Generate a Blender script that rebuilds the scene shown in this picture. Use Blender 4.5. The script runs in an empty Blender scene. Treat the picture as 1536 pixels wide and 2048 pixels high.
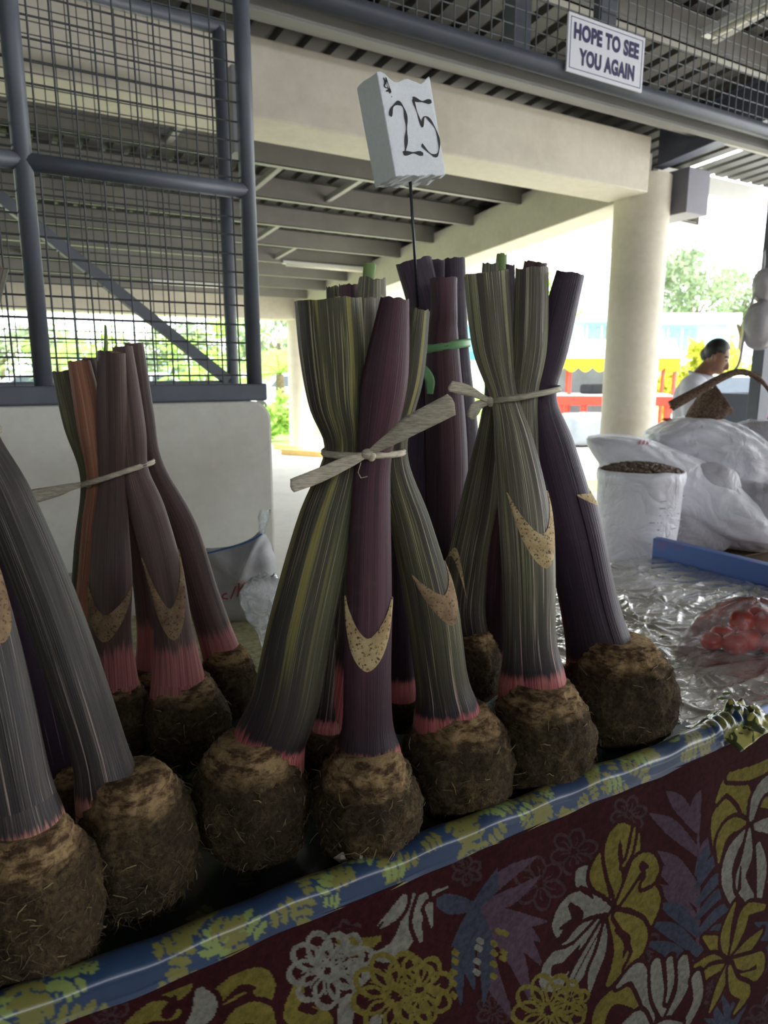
import bpy, bmesh, math, random
import numpy as np
from mathutils import Vector, Matrix, noise as mnoise

# ------------------------------------------------------------------ camera, light, exposure
SC = bpy.context.scene
COL = SC.collection
FPX, PITCH, YAW, CAMZ = 1400.0, math.radians(11.4), math.radians(31.0), 1.48

cam_d = bpy.data.cameras.new('camera'); cam = bpy.data.objects.new('camera', cam_d); COL.objects.link(cam)
cam.location = (0, 0, CAMZ); cam.rotation_euler = (math.pi/2 - PITCH, 0, -YAW)
cam_d.sensor_fit = 'VERTICAL'; cam_d.sensor_height = 36.0; cam_d.sensor_width = 27.0
cam_d.lens = FPX/2048*36.0
cam_d.clip_start = 0.05; cam_d.clip_end = 500
cam_d.dof.use_dof = True; cam_d.dof.focus_distance = 1.02; cam_d.dof.aperture_fstop = 7.5
SC.camera = cam

world = bpy.data.worlds.new('overcast_sky'); SC.world = world; world.use_nodes = True
wn = world.node_tree.nodes; wl = world.node_tree.links
bgn = wn['Background']; bgn.inputs['Strength'].default_value = 4.0
tc = wn.new('ShaderNodeTexCoord'); nz = wn.new('ShaderNodeTexNoise'); nz.inputs['Scale'].default_value = 2.2
nz.inputs['Detail'].default_value = 5
rp = wn.new('ShaderNodeValToRGB')
rp.color_ramp.elements[0].position = .3; rp.color_ramp.elements[0].color = (.78, .86, .97, 1)
rp.color_ramp.elements[1].position = .7; rp.color_ramp.elements[1].color = (1, 1, 1, 1)
wl.new(tc.outputs['Generated'], nz.inputs['Vector']); wl.new(nz.outputs['Fac'], rp.inputs['Fac'])
wl.new(rp.outputs['Color'], bgn.inputs['Color'])

sun_d = bpy.data.lights.new('sun', 'SUN'); sun_d.energy = 7.0; sun_d.angle = math.radians(12); sun_d.color = (1, .95, .86)
sun = bpy.data.objects.new('sun', sun_d); COL.objects.link(sun)
sun.rotation_euler = (math.radians(28), math.radians(30), 0)   # high sun through thin cloud

SC.view_settings.view_transform = 'Standard'; SC.view_settings.look = 'None'
SC.view_settings.gamma = 1.0; SC.view_settings.use_curve_mapping = False
SC.view_settings.exposure = 0.55

# ------------------------------------------------------------------ helpers
cP, sP = math.cos(PITCH), math.sin(PITCH)
FW = Vector((math.sin(YAW), math.cos(YAW), 0)); RT = Vector((math.cos(YAW), -math.sin(YAW), 0)); UP = Vector((0, 0, 1))
def ray(px, py):
    x = (px-768)/FPX; v = (py-1024)/FPX
    return RT*x + FW*(cP - v*sP) + UP*(-sP - v*cP)
def at(px, py, Y):
    r = ray(px, py); t = Y/r.dot(FW); return Vector((0, 0, CAMZ)) + r*t
def onz(px, py, z):
    r = ray(px, py); t = (z-CAMZ)/r.z; return Vector((0, 0, CAMZ)) + r*t
def onw(px, py, w):
    r = ray(px, py); t = w/r.y; return Vector((0, 0, CAMZ)) + r*t
def axdepth(p):
    d = Vector(p) - Vector((0, 0, CAMZ)); return d.dot(FW*cP - UP*sP)

def tag(o, label=None, cat=None, group=None, kind=None):
    if label: o['label'] = label
    if cat: o['category'] = cat
    if group: o['group'] = group
    if kind: o['kind'] = kind
    return o
def empty(name, loc, label, cat, group=None):
    o = bpy.data.objects.new(name, None); COL.objects.link(o); o.location = loc; o.empty_display_size = .05
    return tag(o, label, cat, group)
def link(name, me, mat=None, parent=None, smooth=False):
    if mat is not None:
        for m in (mat if isinstance(mat, (list, tuple)) else [mat]): me.materials.append(m)
    if smooth: me.polygons.foreach_set('use_smooth', [True]*len(me.polygons))
    o = bpy.data.objects.new(name, me); COL.objects.link(o)
    if parent is not None:
        o.parent = parent
        o.matrix_parent_inverse = Matrix.Translation(-root_loc(parent))
    return o
def root_loc(p):
    # parts are modelled in world coordinates; only a root empty is moved
    return Vector(p.location) if p.parent is None else Vector((0, 0, 0))
class MB:
    def __init__(s): s.v = []; s.f = []; s.m = []
    def add(s, v, f, m=0):
        b = len(s.v); s.v += [tuple(x) for x in v]; s.f += [tuple(i+b for i in q) for q in f]; s.m += [m]*len(f)
    def box(s, lo, hi, m=0):
        x0, y0, z0 = lo; x1, y1, z1 = hi
        s.add([(x0,y0,z0),(x1,y0,z0),(x1,y1,z0),(x0,y1,z0),(x0,y0,z1),(x1,y0,z1),(x1,y1,z1),(x0,y1,z1)],
              [(3,2,1,0),(4,5,6,7),(0,1,5,4),(1,2,6,5),(2,3,7,6),(3,0,4,7)], m)
    def bar(s, a, b, w, h, m=0, up=UP):
        a = Vector(a); b = Vector(b); d = (b-a).normalized()
        sx = d.cross(up)
        if sx.length < 1e-4: sx = d.cross(Vector((1,0,0)))
        sx.normalize(); uy = sx.cross(d).normalized()
        v = []
        for p in (a, b):
            for i, j in ((-1,-1),(1,-1),(1,1),(-1,1)): v.append(p + sx*(w/2*i) + uy*(h/2*j))
        s.add(v, [(0,1,2,3),(7,6,5,4),(0,4,5,1),(1,5,6,2),(2,6,7,3),(3,7,4,0)], m)
    def tube(s, pts, r, n=8, m=0, cap=True):
        pts = [Vector(p) for p in pts]; R = r if isinstance(r, (list, tuple)) else [r]*len(pts)
        v = []; f = []; ref = None
        for i, p in enumerate(pts):
            d = (pts[min(i+1, len(pts)-1)] - pts[max(i-1, 0)]).normalized()
            if ref is None: ref = d.orthogonal().normalized()
            ref = (ref - d*ref.dot(d)).normalized(); o2 = d.cross(ref)
            for k in range(n):
                a = 2*math.pi*k/n; v.append(p + (ref*math.cos(a)+o2*math.sin(a))*R[i])
        for i in range(len(pts)-1):
            for k in range(n): f.append((i*n+k, i*n+(k+1)%n, (i+1)*n+(k+1)%n, (i+1)*n+k))
        if cap:
            f.append(tuple(reversed(range(n)))); f.append(tuple((len(pts)-1)*n+k for k in range(n)))
        s.add(v, f, m)
    def lathe(s, prof, c=(0,0,0), n=24, m=0):
        v = []; f = []; c = Vector(c)
        for r, z in prof:
            for k in range(n):
                a = 2*math.pi*k/n; v.append(c + Vector((r*math.cos(a), r*math.sin(a), z)))
        for i in range(len(prof)-1):
            for k in range(n): f.append((i*n+k, i*n+(k+1)%n, (i+1)*n+(k+1)%n, (i+1)*n+k))
        s.add(v, f, m)
    def ell(s, c, r, nu=16, nv=10, m=0, rot=None):
        v = []; f = []; c = Vector(c)
        for i in range(nv+1):
            ph = math.pi*i/nv
            for k in range(nu):
                a = 2*math.pi*k/nu
                p = Vector((r[0]*math.sin(ph)*math.cos(a), r[1]*math.sin(ph)*math.sin(a), -r[2]*math.cos(ph)))
                if rot is not None: p = rot @ p
                v.append(c+p)
        for i in range(nv):
            for k in range(nu): f.append((i*nu+k, i*nu+(k+1)%nu, (i+1)*nu+(k+1)%nu, (i+1)*nu+k))
        s.add(v, f, m)
    def mesh(s, name):
        me = bpy.data.meshes.new(name); me.from_pydata([tuple(x) for x in s.v], [], s.f)
        if s.m and max(s.m): me.polygons.foreach_set('material_index', s.m)
        me.update(); return me
    def build(s, name, mat, parent=None, smooth=False): return link(name, s.mesh(name), mat, parent, smooth)
def bevel(o, w=.004, seg=2):
    md = o.modifiers.new('bevel', 'BEVEL'); md.width = w; md.segments = seg; md.limit_method = 'ANGLE'; return o
def catmull(P, n):
    P = np.array(P, float); k = len(P); out = []
    for t in np.linspace(0, k-1, n):
        i = min(int(t), k-2); u = t-i
        p0, p1, p2, p3 = P[max(i-1,0)], P[i], P[i+1], P[min(i+2,k-1)]
        out.append(.5*((2*p1)+(-p0+p2)*u+(2*p0-5*p1+4*p2-p3)*u*u+(-p0+3*p1-3*p2+p3)*u**3))
    return np.array(out)
def fbm(x, y, z, o=4): return mnoise.fractal(Vector((x, y, z)), 1.0, 2.0, o, noise_basis='PERLIN_ORIGINAL')

# ------------------------------------------------------------------ materials
def srgb(r, g, b):
    f = lambda c: (c/255/12.92) if c/255 <= .04045 else ((c/255+.055)/1.055)**2.4
    return (f(r), f(g), f(b), 1)
class NT:
    def __init__(s, name):
        s.m = bpy.data.materials.new(name); s.m.use_nodes = True; s.t = s.m.node_tree; s.n = s.t.nodes; s.l = s.t.links
        s.b = s.n['Principled BSDF']; s.o = s.n['Material Output']
    def new(s, t, **kw):
        n = s.n.new('ShaderNode'+t)
        for k, v in kw.items():
            if k in n.inputs: n.inputs[k].default_value = v
            else: setattr(n, k, v)
        return n
    def c(s, a, b): s.l.new(a, b)
    def coord(s, out='Object', scale=(1,1,1)):
        t = s.new('TexCoord'); mp = s.new('Mapping'); mp.inputs['Scale'].default_value = scale
        s.c(t.outputs[out], mp.inputs['Vector']); return mp.outputs['Vector']
    def noise(s, vec, scale, detail=4, rough=.6, dist=0):
        n = s.new('TexNoise', Scale=scale, Detail=detail, Roughness=rough, Distortion=dist); s.c(vec, n.inputs['Vector']); return n.outputs['Fac']
    def ramp(s, fac, stops, interp='LINEAR'):
        r = s.new('ValToRGB'); e = r.color_ramp.elements; r.color_ramp.interpolation = interp
        while len(e) < len(stops): e.new(.5)
        for i, (p, col) in enumerate(stops): e[i].position = p; e[i].color = col
        s.c(fac, r.inputs['Fac']); return r.outputs['Color']
    def mix(s, fac, a, b, mode='MIX'):
        m = s.new('Mix', data_type='RGBA', blend_type=mode)
        for sock, v in ((m.inputs[0], fac), (m.inputs[6], a), (m.inputs[7], b)):
            if isinstance(v, (int, float)): sock.default_value = v
            elif isinstance(v, tuple): sock.default_value = v
            else: s.c(v, sock)
        return m.outputs[2]
    def bump(s, h, strength=.3, dist=.01):
        b = s.new('Bump', Strength=strength, Distance=dist); s.c(h, b.inputs['Height']); s.c(b.outputs['Normal'], s.b.inputs['Normal']); return b
    def set(s, **kw):
        for k, v in kw.items():
            k = k.replace('_', ' ')
            if isinstance(v, (int, float, tuple)): s.b.inputs[k].default_value = v
            else: s.c(v, s.b.inputs[k])
        return s
B0, W1 = (0,0,0,1), (1,1,1,1)
def plain(name, col, rough=.6, var=.15, scale=8, metal=0, bump=.0, coat=0):
    t = NT(name); vec = t.coord(); f = t.noise(vec, scale, 5)
    d = tuple(c*(1-var) for c in col[:3])+(1,); l = tuple(min(1, c*(1+var)) for c in col[:3])+(1,)
    t.set(Base_Color=t.ramp(f, [(.3, d), (.7, l)]), Roughness=rough, Metallic=metal, Coat_Weight=coat)
    if bump: t.bump(t.noise(vec, scale*6, 4), bump, .004)
    return t.m
def stained(name, col, stain, amt=.5, rough=.75, scale=3.0, bump=.15):
    t = NT(name); vec = t.coord(); f = t.noise(vec, scale, 8, .65); g = t.noise(vec, scale*9, 5, .7)
    a = t.ramp(f, [(.52, B0), (.75, W1)]); 
    base = t.mix(t.ramp(g, [(.3, B0), (.7, W1)]), tuple(c*.9 for c in col[:3])+(1,), col)
    m = t.new('Math', operation='MULTIPLY'); m.inputs[1].default_value = amt; t.c(a, m.inputs[0])
    t.set(Base_Color=t.mix(m.outputs[0], base, stain), Roughness=rough); t.bump(g, bump, .004)
    return t.m
def attr_print(name, rough=.6, wear=.35, coat=0, wscale=60, bump=.1, weave=0):
    # a printed cloth: its colours live in the mesh's colour attribute, rubbed by a fine noise
    t = NT(name); a = t.new('Attribute', attribute_name='print'); vec = t.coord()
    g = t.noise(vec, wscale, 6, .75); dk = t.ramp(g, [(.35, (1-wear,)*3+(1,)), (.6, W1)])
    big = t.ramp(t.noise(vec, 6, 4), [(.3, (.78,.78,.78,1)), (.7, W1)])
    t.set(Base_Color=t.mix(1.0, t.mix(1.0, a.outputs['Color'], dk, 'MULTIPLY'), big, 'MULTIPLY'), Roughness=rough, Coat_Weight=coat, Coat_Roughness=.12)
    if bump: t.bump(t.noise(vec, 18 if not weave else weave, 3), bump, .01)
    return t.m

M = {}
M['cream'] = stained('cream_paint', srgb(214, 206, 188), srgb(170, 160, 140), .45, .7, 1.6)
M['wallwhite'] = stained('whitewash', srgb(205, 203, 193), srgb(150, 142, 122), .4, .75, 2.2)
M['concrete'] = stained('concrete_floor', srgb(206, 203, 194), srgb(160, 157, 148), .45, .8, .8)
M['steelpaint'] = plain('grey_pipe_paint', srgb(86, 90, 98), .45, .12, 14)
M['wire'] = plain('galvanised_wire', srgb(92, 94, 96), .5, .2, 40, metal=.3)
M['wiredark'] = plain('dark_wire', srgb(66, 68, 70), .55, .2, 40)
M['purlin'] = plain('purlin_primer', srgb(136, 133, 128), .5, .12, 3)
M['rafter'] = plain('rafter_grey_blue', srgb(96, 100, 116), .5, .15, 3)
M['sheet'] = plain('roof_sheet', srgb(74, 72, 70), .45, .22, 1.2, metal=.2)
M['duskwall'] = stained('weathered_boards', srgb(112, 104, 94), srgb(80, 72, 62), .6, .8, 1.5)
M['fascia'] = plain('fascia_white', srgb(216, 216, 210), .6, .05, 3)
M['gutter'] = plain('gutter_grey', srgb(122, 120, 128), .5, .1, 4)
M['grass'] = stained('lawn', srgb(136, 160, 84), srgb(168, 184, 104), .6, .9, .5, .3)
M['road'] = stained('pavement', srgb(196, 192, 180), srgb(160, 156, 146), .4, .9, .7)
M['yellowwood'] = plain('yellow_kerb_paint', srgb(226, 190, 110), .6, .1, 9)
M['tube_light'] = plain('tube_diffuser', srgb(236, 232, 214), .4, .03)
# ------------------------------------------------------------------ the building
def struct(o, label, cat='structure'):
    return tag(o, label, cat, kind='structure')
def roof_z(w): return 3.50 - (.11 if w < 4.2 else .07)*(w-4.2)

b = MB(); b.box((-14, -8, -.12), (6.3, 13.3, 0)); b.box((6.3, -8, -.12), (14, 6.0, 0))
struct(b.build('floor', M['concrete']), 'pale concrete floor of the open market hall', 'floor')
b = MB(); b.box((-90, 13.3, -.2), (6.3, 110, -.06)); b.box((6.3, 6.0, -.2), (110, 110, -.06))
struct(b.build('ground', M['grass']), 'bright green lawn outside the market hall', 'lawn')
b = MB(); b.box((6.6, 7.0, -.059), (16, 15.0, -.03)); b.box((-40, 27, -.059), (5, 33, -.035)); b.box((16, 9, -.059), (60, 14, -.03))
struct(b.build('pavement', M['road']), 'sunlit pale pavement outside the hall', 'pavement')

# roof: corrugated sheet (ribs run down the slope) and purlins along it
def sheet(name, u0, u1, ws, label):
    n = int((u1-u0)/.19); us = []; hs = []
    for i in range(n):
        x = u0 + (u1-u0)*i/n; p = (u1-u0)/n
        us += [x, x+p*.62, x+p*.70, x+p*.92]; hs += [0, 0, .035, .035]
    v = []; f = []
    for w in ws:
        for x, h in zip(us, hs): v.append((x, w, roof_z(w)+h))
    k = len(us)
    for j in range(len(ws)-1):
        for i in range(k-1): f.append((j*k+i, j*k+i+1, (j+1)*k+i+1, (j+1)*k+i))
    m = MB(); m.add(v, f); return struct(m.build(name, M['sheet']), label, 'roof')
ceil = sheet('ceiling', -14, 6.5, [-8, 4.2, 13.4], 'corrugated metal roof seen from below')
eave = sheet('ceiling', 6.5, 8.0, [-8, 4.2, 4.9], 'corrugated metal roof over the stall aisle on the right')
def purlin(w, u0, u1, parent, depth=.20):
    z = roof_z(w) - .005
    m = MB(); m.box((u0, w-.004, z-depth), (u1, w+.004, z)); m.box((u0, w-.004, z-depth), (u1, w+.075, z-depth+.006)); m.box((u0, w-.004, z-.012), (u1, w+.075, z-.004))
    m.box((u0, w+.069, z-depth), (u1, w+.075, z-depth+.03))
    return m.build('purlin', M['purlin'], parent)
for w in [-4.4, -3.2, -2.0, -.9, .1, 1.1, 2.1, 3.1, 3.9]: purlin(w, -14, 6.2, ceil); purlin(w, 6.2, 8.0, eave)
for i in range(10): purlin(5.05+.86*i, -14, 6.2, ceil)
# fly braces between purlins, running down the slope
for (u, w0) in [(1.6, 5.1), (2.6, 5.96), (3.4, 5.96), (3.3, 7.68), (.1, 5.1), (.3, 7.68), (-.4, 8.54), (4.2, 2.2), (3.2, 2.2), (.9, 9.4), (3.9, 8.54)]:
    m = MB(); z0 = roof_z(w0)-.17; z1 = roof_z(w0+.86)-.17
    m.bar((u, w0+.06, z0), (u, w0+.86, z1), .05, .006); m.bar((u-.025, w0+.06, z0+.025), (u-.025, w0+.86, z1+.025), .005, .05)
    m.build('fly_brace', M['purlin'], ceil)

# concrete beams and columns
def beam(lo, hi, name, label):
    m = MB(); m.box(lo, hi); o = m.build(name, M['cream']); bevel(o, .012, 2); return struct(o, label, 'beam')
beam((-14, 4.20, 2.93), (5.08, 4.62, 3.36), 'front_beam', 'long cream concrete beam crossing behind the price sign')
beam((-14, 12.6, 2.42), (5.6, 13.0, 2.86), 'far_beam', 'cream concrete beam at the far side of the hall')
m = MB()
c0 = Vector((5.3, 4.5, 0)); c1 = Vector((5.78, 12.8, 0))
v = []
for c, zb, zt in ((c0, 2.93, 3.36), (c1, 2.42, 2.86)):
    for du in (-.17, .17): v += [(c.x+du, c.y, zb), (c.x+du, c.y, zt)]
m.add(v, [(0,1,3,2), (4,6,7,5), (0,2,6,4), (1,5,7,3), (0,4,5,1), (2,3,7,6)])
o = m.build('side_beam', M['cream']); bevel(o, .012); struct(o, 'cream concrete beam sloping away from the round column', 'beam')
def column(c, r, h, label, capz=None):
    m = MB(); m.lathe([(0, 0), (r, 0), (r, h), (0, h)], (c.x, c.y, 0), 40)
    o = m.build('support_column', M['cream'], None, True); 
    md = o.modifiers.new('edge', 'EDGE_SPLIT'); md.split_angle = math.radians(60)
    return struct(o, label, 'column')
column(Vector((5.3, 4.44, 0)), .235, 3.12, 'thick round cream column behind the sacks')
column(Vector((5.78, 12.8, 0)), .235, 2.42, 'slim looking distant cream column beyond the half wall')
column(Vector((-2.0, 12.8, 0)), .235, 2.42, 'distant cream column at the far left')
m = MB(); m.box((-14, -7.2, 0), (14, -7.0, 3.5)); struct(m.build('wall_added_rear', M['duskwall']), 'unseen wall added behind the viewer to block daylight from the back', 'wall')  # added out of view; its height sets how dark the foreground falls
m = MB(); m.box((-9.2, -7.0, 0), (-9.0, 6, 4.6)); struct(m.build('wall_added_left', M['duskwall']), 'unseen wall added at the left to keep daylight off the foreground', 'wall')  # added out of view to cut daylight from the left
# steel rafter from the column toward the viewer and out to the stall aisle
def rafter(u, w0, w1, label):
    m = MB()
    for (dz0, dz1, wd) in ((-.33, -.318, .12), (-.02, -.008, .12), (-.318, -.02, .014)):
        v = []
        for w in (w0, w1):
            z = roof_z(w)-.0
            for du in (-wd/2, wd/2): v += [(u+du, w, z+dz0), (u+du, w, z+dz1)]
        m.add(v, [(0,1,3,2), (4,6,7,5), (0,2,6,4), (1,5,7,3), (0,4,5,1), (2,3,7,6)])
    o = m.build('steel_rafter', M['rafter']); return struct(o, label, 'rafter')
rafter(5.3, -6, 4.3, 'grey steel rafter running from the round column overhead')
rafter(-1.5, -6, 4.3, 'grey steel rafter over the left stalls')
rafter(.2, 4.62, 12.7, 'grey steel rafter under the far roof')
# gutter box and fascia at the roof edge right of the column
m = MB(); m.box((5.45, 4.10, 2.80), (5.74, 4.50, 3.16)); struct(bevel(m.build('gutter_box', M['gutter']), .006), 'grey square gutter box on the column top', 'gutter')
m = MB(); m.box((6.0, 4.86, 3.25), (8.05, 4.92, 3.42)); struct(m.build('trim_1', M['fascia']), 'white fascia board along the right roof edge', 'fascia')
m = MB()
v = []
for w in (4.75, 13.4):
    z = 2.955 - (w-4.5)*.0615
    v += [(5.47+(w-4.5)*.058, w, z), (6.5, w, z-.03), (6.5, w, z-.01), (5.47+(w-4.5)*.058, w, z+.02), (6.5, w, z+.5), (6.53, w, z+.5), (6.53, w, z-.03)]
m.add(v, [(0,1,8,7), (3,10,9,2), (1,6,13,8), (6,5,12,13), (5,4,11,12)])
struct(m.build('trim_2', M['fascia']), 'pale eave lining beside the sloping side beam', 'eave')

# fluorescent battens
def batten(p0, p1, label):
    p0 = Vector(p0); p1 = Vector(p1); t = empty('tube_light', (p0+p1)/2, label, 'light', 'fluorescent battens')
    m = MB(); m.bar(p0, p1, .07, .04); m.build('housing', M['fascia'], t)
    d = (p1-p0).normalized(); m = MB(); m.tube([p0+d*.05-UP*.034, p1-d*.05-UP*.034], .016, 10); m.build('tube', M['tube_light'], t, True)
    return t
batten((4.0, 9.35, roof_z(9.35)-.20), (5.3, 9.35, roof_z(9.35)-.20), 'long fluorescent batten under the far purlins')
batten((3.9, 1.25, 3.49), (3.9, 2.9, 3.38), 'fluorescent batten behind the sign mesh')
batten((2.6, 11.1, roof_z(11.1)-.22), (3.7, 11.1, roof_z(11.1)-.22), 'small distant fluorescent batten seen through the mesh')

# half wall with a rounded corner
def round_slab(name, u0, u1, w0, w1, z1, r, mat):
    pr = [(u0, 0), (u1, 0)] + [(u1-r+r*math.cos(a), z1-r+r*math.sin(a)) for a in np.linspace(0, math.pi/2, 9)] + [(u0, z1)]
    n = len(pr); m = MB()
    m.add([(x, w0, z) for x, z in pr]+[(x, w1, z) for x, z in pr], [tuple(range(n)), tuple(reversed(range(n, 2*n)))]+[(i, i+n, (i+1)%n+n, (i+1)%n) for i in range(n)])
    return bevel(m.build(name, mat), .01, 2)
WL = 2.0
UE = onw(549, 1000, WL).x
struct(round_slab('wall_back', -3.2, UE, WL, WL+.11, 1.392, .06, M['wallwhite']), 'stained white half wall behind the left taro bundles', 'wall')
# wire mesh partitions on pipe frames
WIRE = MB(); WIRE.tube([(0,0,0), (0,0,1)], .0025, 6, cap=False); WIRE_ME = WIRE.mesh('wire'); WIRE_ME.materials.append(M['wire'])
WIRE2_ME = WIRE_ME.copy(); WIRE2_ME.materials.clear(); WIRE2_ME.materials.append(M['wiredark'])
def wire(a, b, parent, me):
    a = Vector(a); b = Vector(b); o = bpy.data.objects.new('wire', me); COL.objects.link(o); o.parent = parent
    d = b-a; L = parent.location
    o.matrix_local = Matrix.Translation(a-L) @ d.to_track_quat('Z', 'Y').to_matrix().to_4x4() @ Matrix.Diagonal((1, 1, d.length, 1))
def mesh_panel(parent, u0, u1, z0, z1, w, me, step=.05, jit=.0, seed=1):
    rnd = random.Random(seed); x = u0+step*.5
    while x < u1:
        e = rnd.uniform(-jit, jit); wire((x+e, w, z0), (x+rnd.uniform(-jit, jit), w, z1), parent, me); x += step
    z = z0+step*.5
    while z < z1:
        wire((u0, w+.003, z+rnd.uniform(-jit, jit)), (u1, w+.003, z+rnd.uniform(-jit, jit)), parent, me); z += step
def pipe(parent, a, b, r, name, mat=None):
    m = MB(); m.tube([a, b], r, 16); o = m.build(name, mat or M['steelpaint'], parent, True); return o
t = empty('mesh_partition', (0, WL+.05, 1.39), 'grey pipe framed wire mesh screen standing on the white half wall', 'mesh screen')
wp = WL+.05
P1 = onw(503, 600, wp).x; P0 = onw(62, 500, wp).x
for x in (P1, P0, P0-.62, P0-1.24): pipe(t, (x, wp, 1.40), (x, wp, 3.2), .023, 'post')
m = MB(); m.box((-3.2, wp-.03, 1.392), (P1+.03, wp+.03, 1.442)); bevel(m.build('bottom_rail', M['steelpaint'], t), .006)
for x1, x0 in ((P1, P0), (P0, P0-.62), (P0-.62, P0-1.24)): pipe(t, (x0, wp, 1.985), (x1, wp, 1.985), .022, 'middle_rail')
mesh_panel(t, P0-1.24, P1, 1.44, 2.5, wp, WIRE2_ME, .05, .004, 3)
# header pipe and mesh above, carrying the sign
hd = empty('overhead_mesh', (2.5, wp, 2.5), 'overhead wire mesh screen above the long grey header pipe', 'mesh screen')
pipe(hd, (-2.2, wp, 2.535), (7.5, wp, 2.535), .030, 'header_pipe')
m = MB(); m.box((-2.2, wp+.05, 2.49), (7.5, wp+.055, 2.53)); m.box((-2.2, wp+.05, 2.486), (7.5, wp+.09, 2.491)); m.build('angle_rail', M['purlin'], hd)
mesh_panel(hd, P1, 5.0, 2.56, 3.25, wp, WIRE_ME, .05, .003, 5)
x1s = onw(1170, 60, wp).x
m = MB(); m.box((x1s+.10, wp+.02, 2.55), (x1s+.18, wp+.06, 3.4)); m.build('upright', M['steelpaint'], hd)
m = MB(); m.box((x1s-.16, wp+.2, 2.58), (x1s-.08, wp+.26, 3.4)); m.build('upright', M['steelpaint'], hd)
# second screen behind the first, with a diagonal brace
w2 = 3.55
t2 = empty('mesh_partition', (0, w2, 1.2), 'farther wire mesh screen with a diagonal pipe brace behind the first', 'mesh screen')
Q1 = onw(455, 500, w2).x
for x in (Q1, Q1-1.75): pipe(t2, (x, w2, .02), (x, w2, 3.06), .03, 'post')
pipe(t2, (Q1-4, w2, 3.06), (Q1+.02, w2, 3.06), .03, 'top_rail')
pa = onw(0, 395, w2); pb = onw(455, 760, w2)
m = MB(); d = (pb-pa).normalized(); m.bar(pa-d*.6, pb, .05, .05); m.build('brace', M['steelpaint'], t2)
pipe(t2, (Q1-4, w2, pb.z-.03), (Q1, w2, pb.z-.03), .028, 'bottom_rail')
mesh_panel(t2, Q1-1.95, Q1, pb.z, 3.05, w2, WIRE2_ME, .05, .004, 8)
p = onw(478, 225, 3.7)
m = MB(); m.box((p.x-.045, 3.66, p.z-.2), (p.x+.045, 3.8, p.z+.2)); m.build('junction_box', M['gutter'], t2)

# the sign
M['signwhite'] = plain('sign_white', srgb(226, 226, 232), .4, .03)
M['navy'] = plain('sign_navy_print', srgb(36, 34, 84), .5, .05)
sa = onw(1131, 150, wp-.045); sb = onw(1283, 178, wp-.045)
su0, su1, sz0 = sa.x, sb.x, onw(1131, 141, wp-.045).z
sz1 = onw(1131, 20, wp-.045).z
sg = empty('hanging_sign', ((su0+su1)/2, wp-.04, sz0), 'white HOPE TO SEE YOU AGAIN sign wired to the overhead mesh', 'sign')
m = MB(); m.box((su0, wp-.048, sz0), (su1, wp-.040, sz1)); bevel(m.build('board', M['signwhite'], sg), .002)
m = MB(); e = .012; z0, z1 = sz0+e, sz1-e
for lo, hi in (((su0+e, z0), (su1-e, z0+.002)), ((su0+e, z1-.002), (su1-e, z1)), ((su0+e, z0), (su0+e+.002, z1)), ((su1-e-.002, z0), (su1-e, z1))):
    m.box((lo[0], wp-.0488, lo[1]), (hi[0], wp-.0479, hi[1]))
m.build('border_line', M['navy'], sg)
def text_mesh(name, s, width, height, mat, parent, origin, xdir=Vector((1,0,0)), zdir=Vector((0,0,1)), bold=.03, depth=.0012):
    cu = bpy.data.curves.new(name, 'FONT'); cu.body = s; cu.size = 1; cu.offset = bold; cu.extrude = 0; cu.align_x = 'LEFT'; cu.resolution_u = 6; cu.space_character = 1.08
    ob = bpy.data.objects.new(name, cu); COL.objects.link(ob); dg = bpy.context.evaluated_depsgraph_get(); dg.update()
    me = bpy.data.meshes.new_from_object(ob.evaluated_get(dg)); bpy.data.objects.remove(ob); bpy.data.curves.remove(cu)
    co = np.zeros(len(me.vertices)*3); me.vertices.foreach_get('co', co); co = co.reshape(-1, 3)
    mn, mx = co.min(0), co.max(0); nd = xdir.cross(zdir)
    for v in me.vertices:
        x = (v.co.x-mn[0])/(mx[0]-mn[0])*width; z = (v.co.y-mn[1])/(mx[1]-mn[1])*height
        v.co = origin + xdir*x + zdir*z
    me.materials.clear(); return link(name, me, mat, parent)
W_, H_ = su1-su0, sz1-sz0
text_mesh('lettering', 'HOPE TO SEE', W_*.85, H_*.29, M['navy'], sg, Vector((su0+W_*.07, wp-.0492, sz0+H_*.565)), bold=.05)
text_mesh('lettering', 'YOU AGAIN', W_*.73, H_*.29, M['navy'], sg, Vector((su0+W_*.145, wp-.0492, sz0+H_*.155)), bold=.05)
# ------------------------------------------------------------------ table, vinyl cover, printed cloth
TZ = .80; LIPW = .70; LIPZ = .845; LR = .021
M['bluerail'] = stained('blue_rail_paint', srgb(66, 100, 168), srgb(150, 70, 60), .6, .5, 9)
M['wood'] = stained('brown_wood', srgb(128, 108, 84), srgb(88, 70, 52), .6, .7, 5)
UR = 2.17; VU1_ = 1.17
tb = empty('market_table', (1.0, 1.2, 0), 'long market table with a raised blue rail under the taro', 'table')
m = MB(); m.box((-1.2, LIPW+.004, TZ-.03), (UR, 1.73, TZ-.006)); m.box((-1.2, 1.73, TZ-.03), (VU1_-.03, 1.985, TZ-.006)); m.build('table_top', M['wood'], tb)
m = MB(); m.box((UR-.006, LIPW+.03, TZ-.01), (UR+.006, 1.70, TZ+.07)); m.box((UR+.006, LIPW+.03, TZ+.062), (UR+.035, 1.70, TZ+.07)); bevel(m.build('end_rail', M['bluerail'], tb), .002)
m = MB(); m.tube([(-1.2, LIPW, LIPZ-.003), (UR, LIPW, LIPZ-.003)], .016, 12); m.build('front_rail', M['bluerail'], tb, True)
for x in (-.9, .6, 2.1):
    for y in (.78, 1.66):
        m = MB(); m.box((x-.025, y-.025, 0), (x+.025, y+.025, TZ-.03)); m.build('leg', M['bluerail'], tb)

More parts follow.
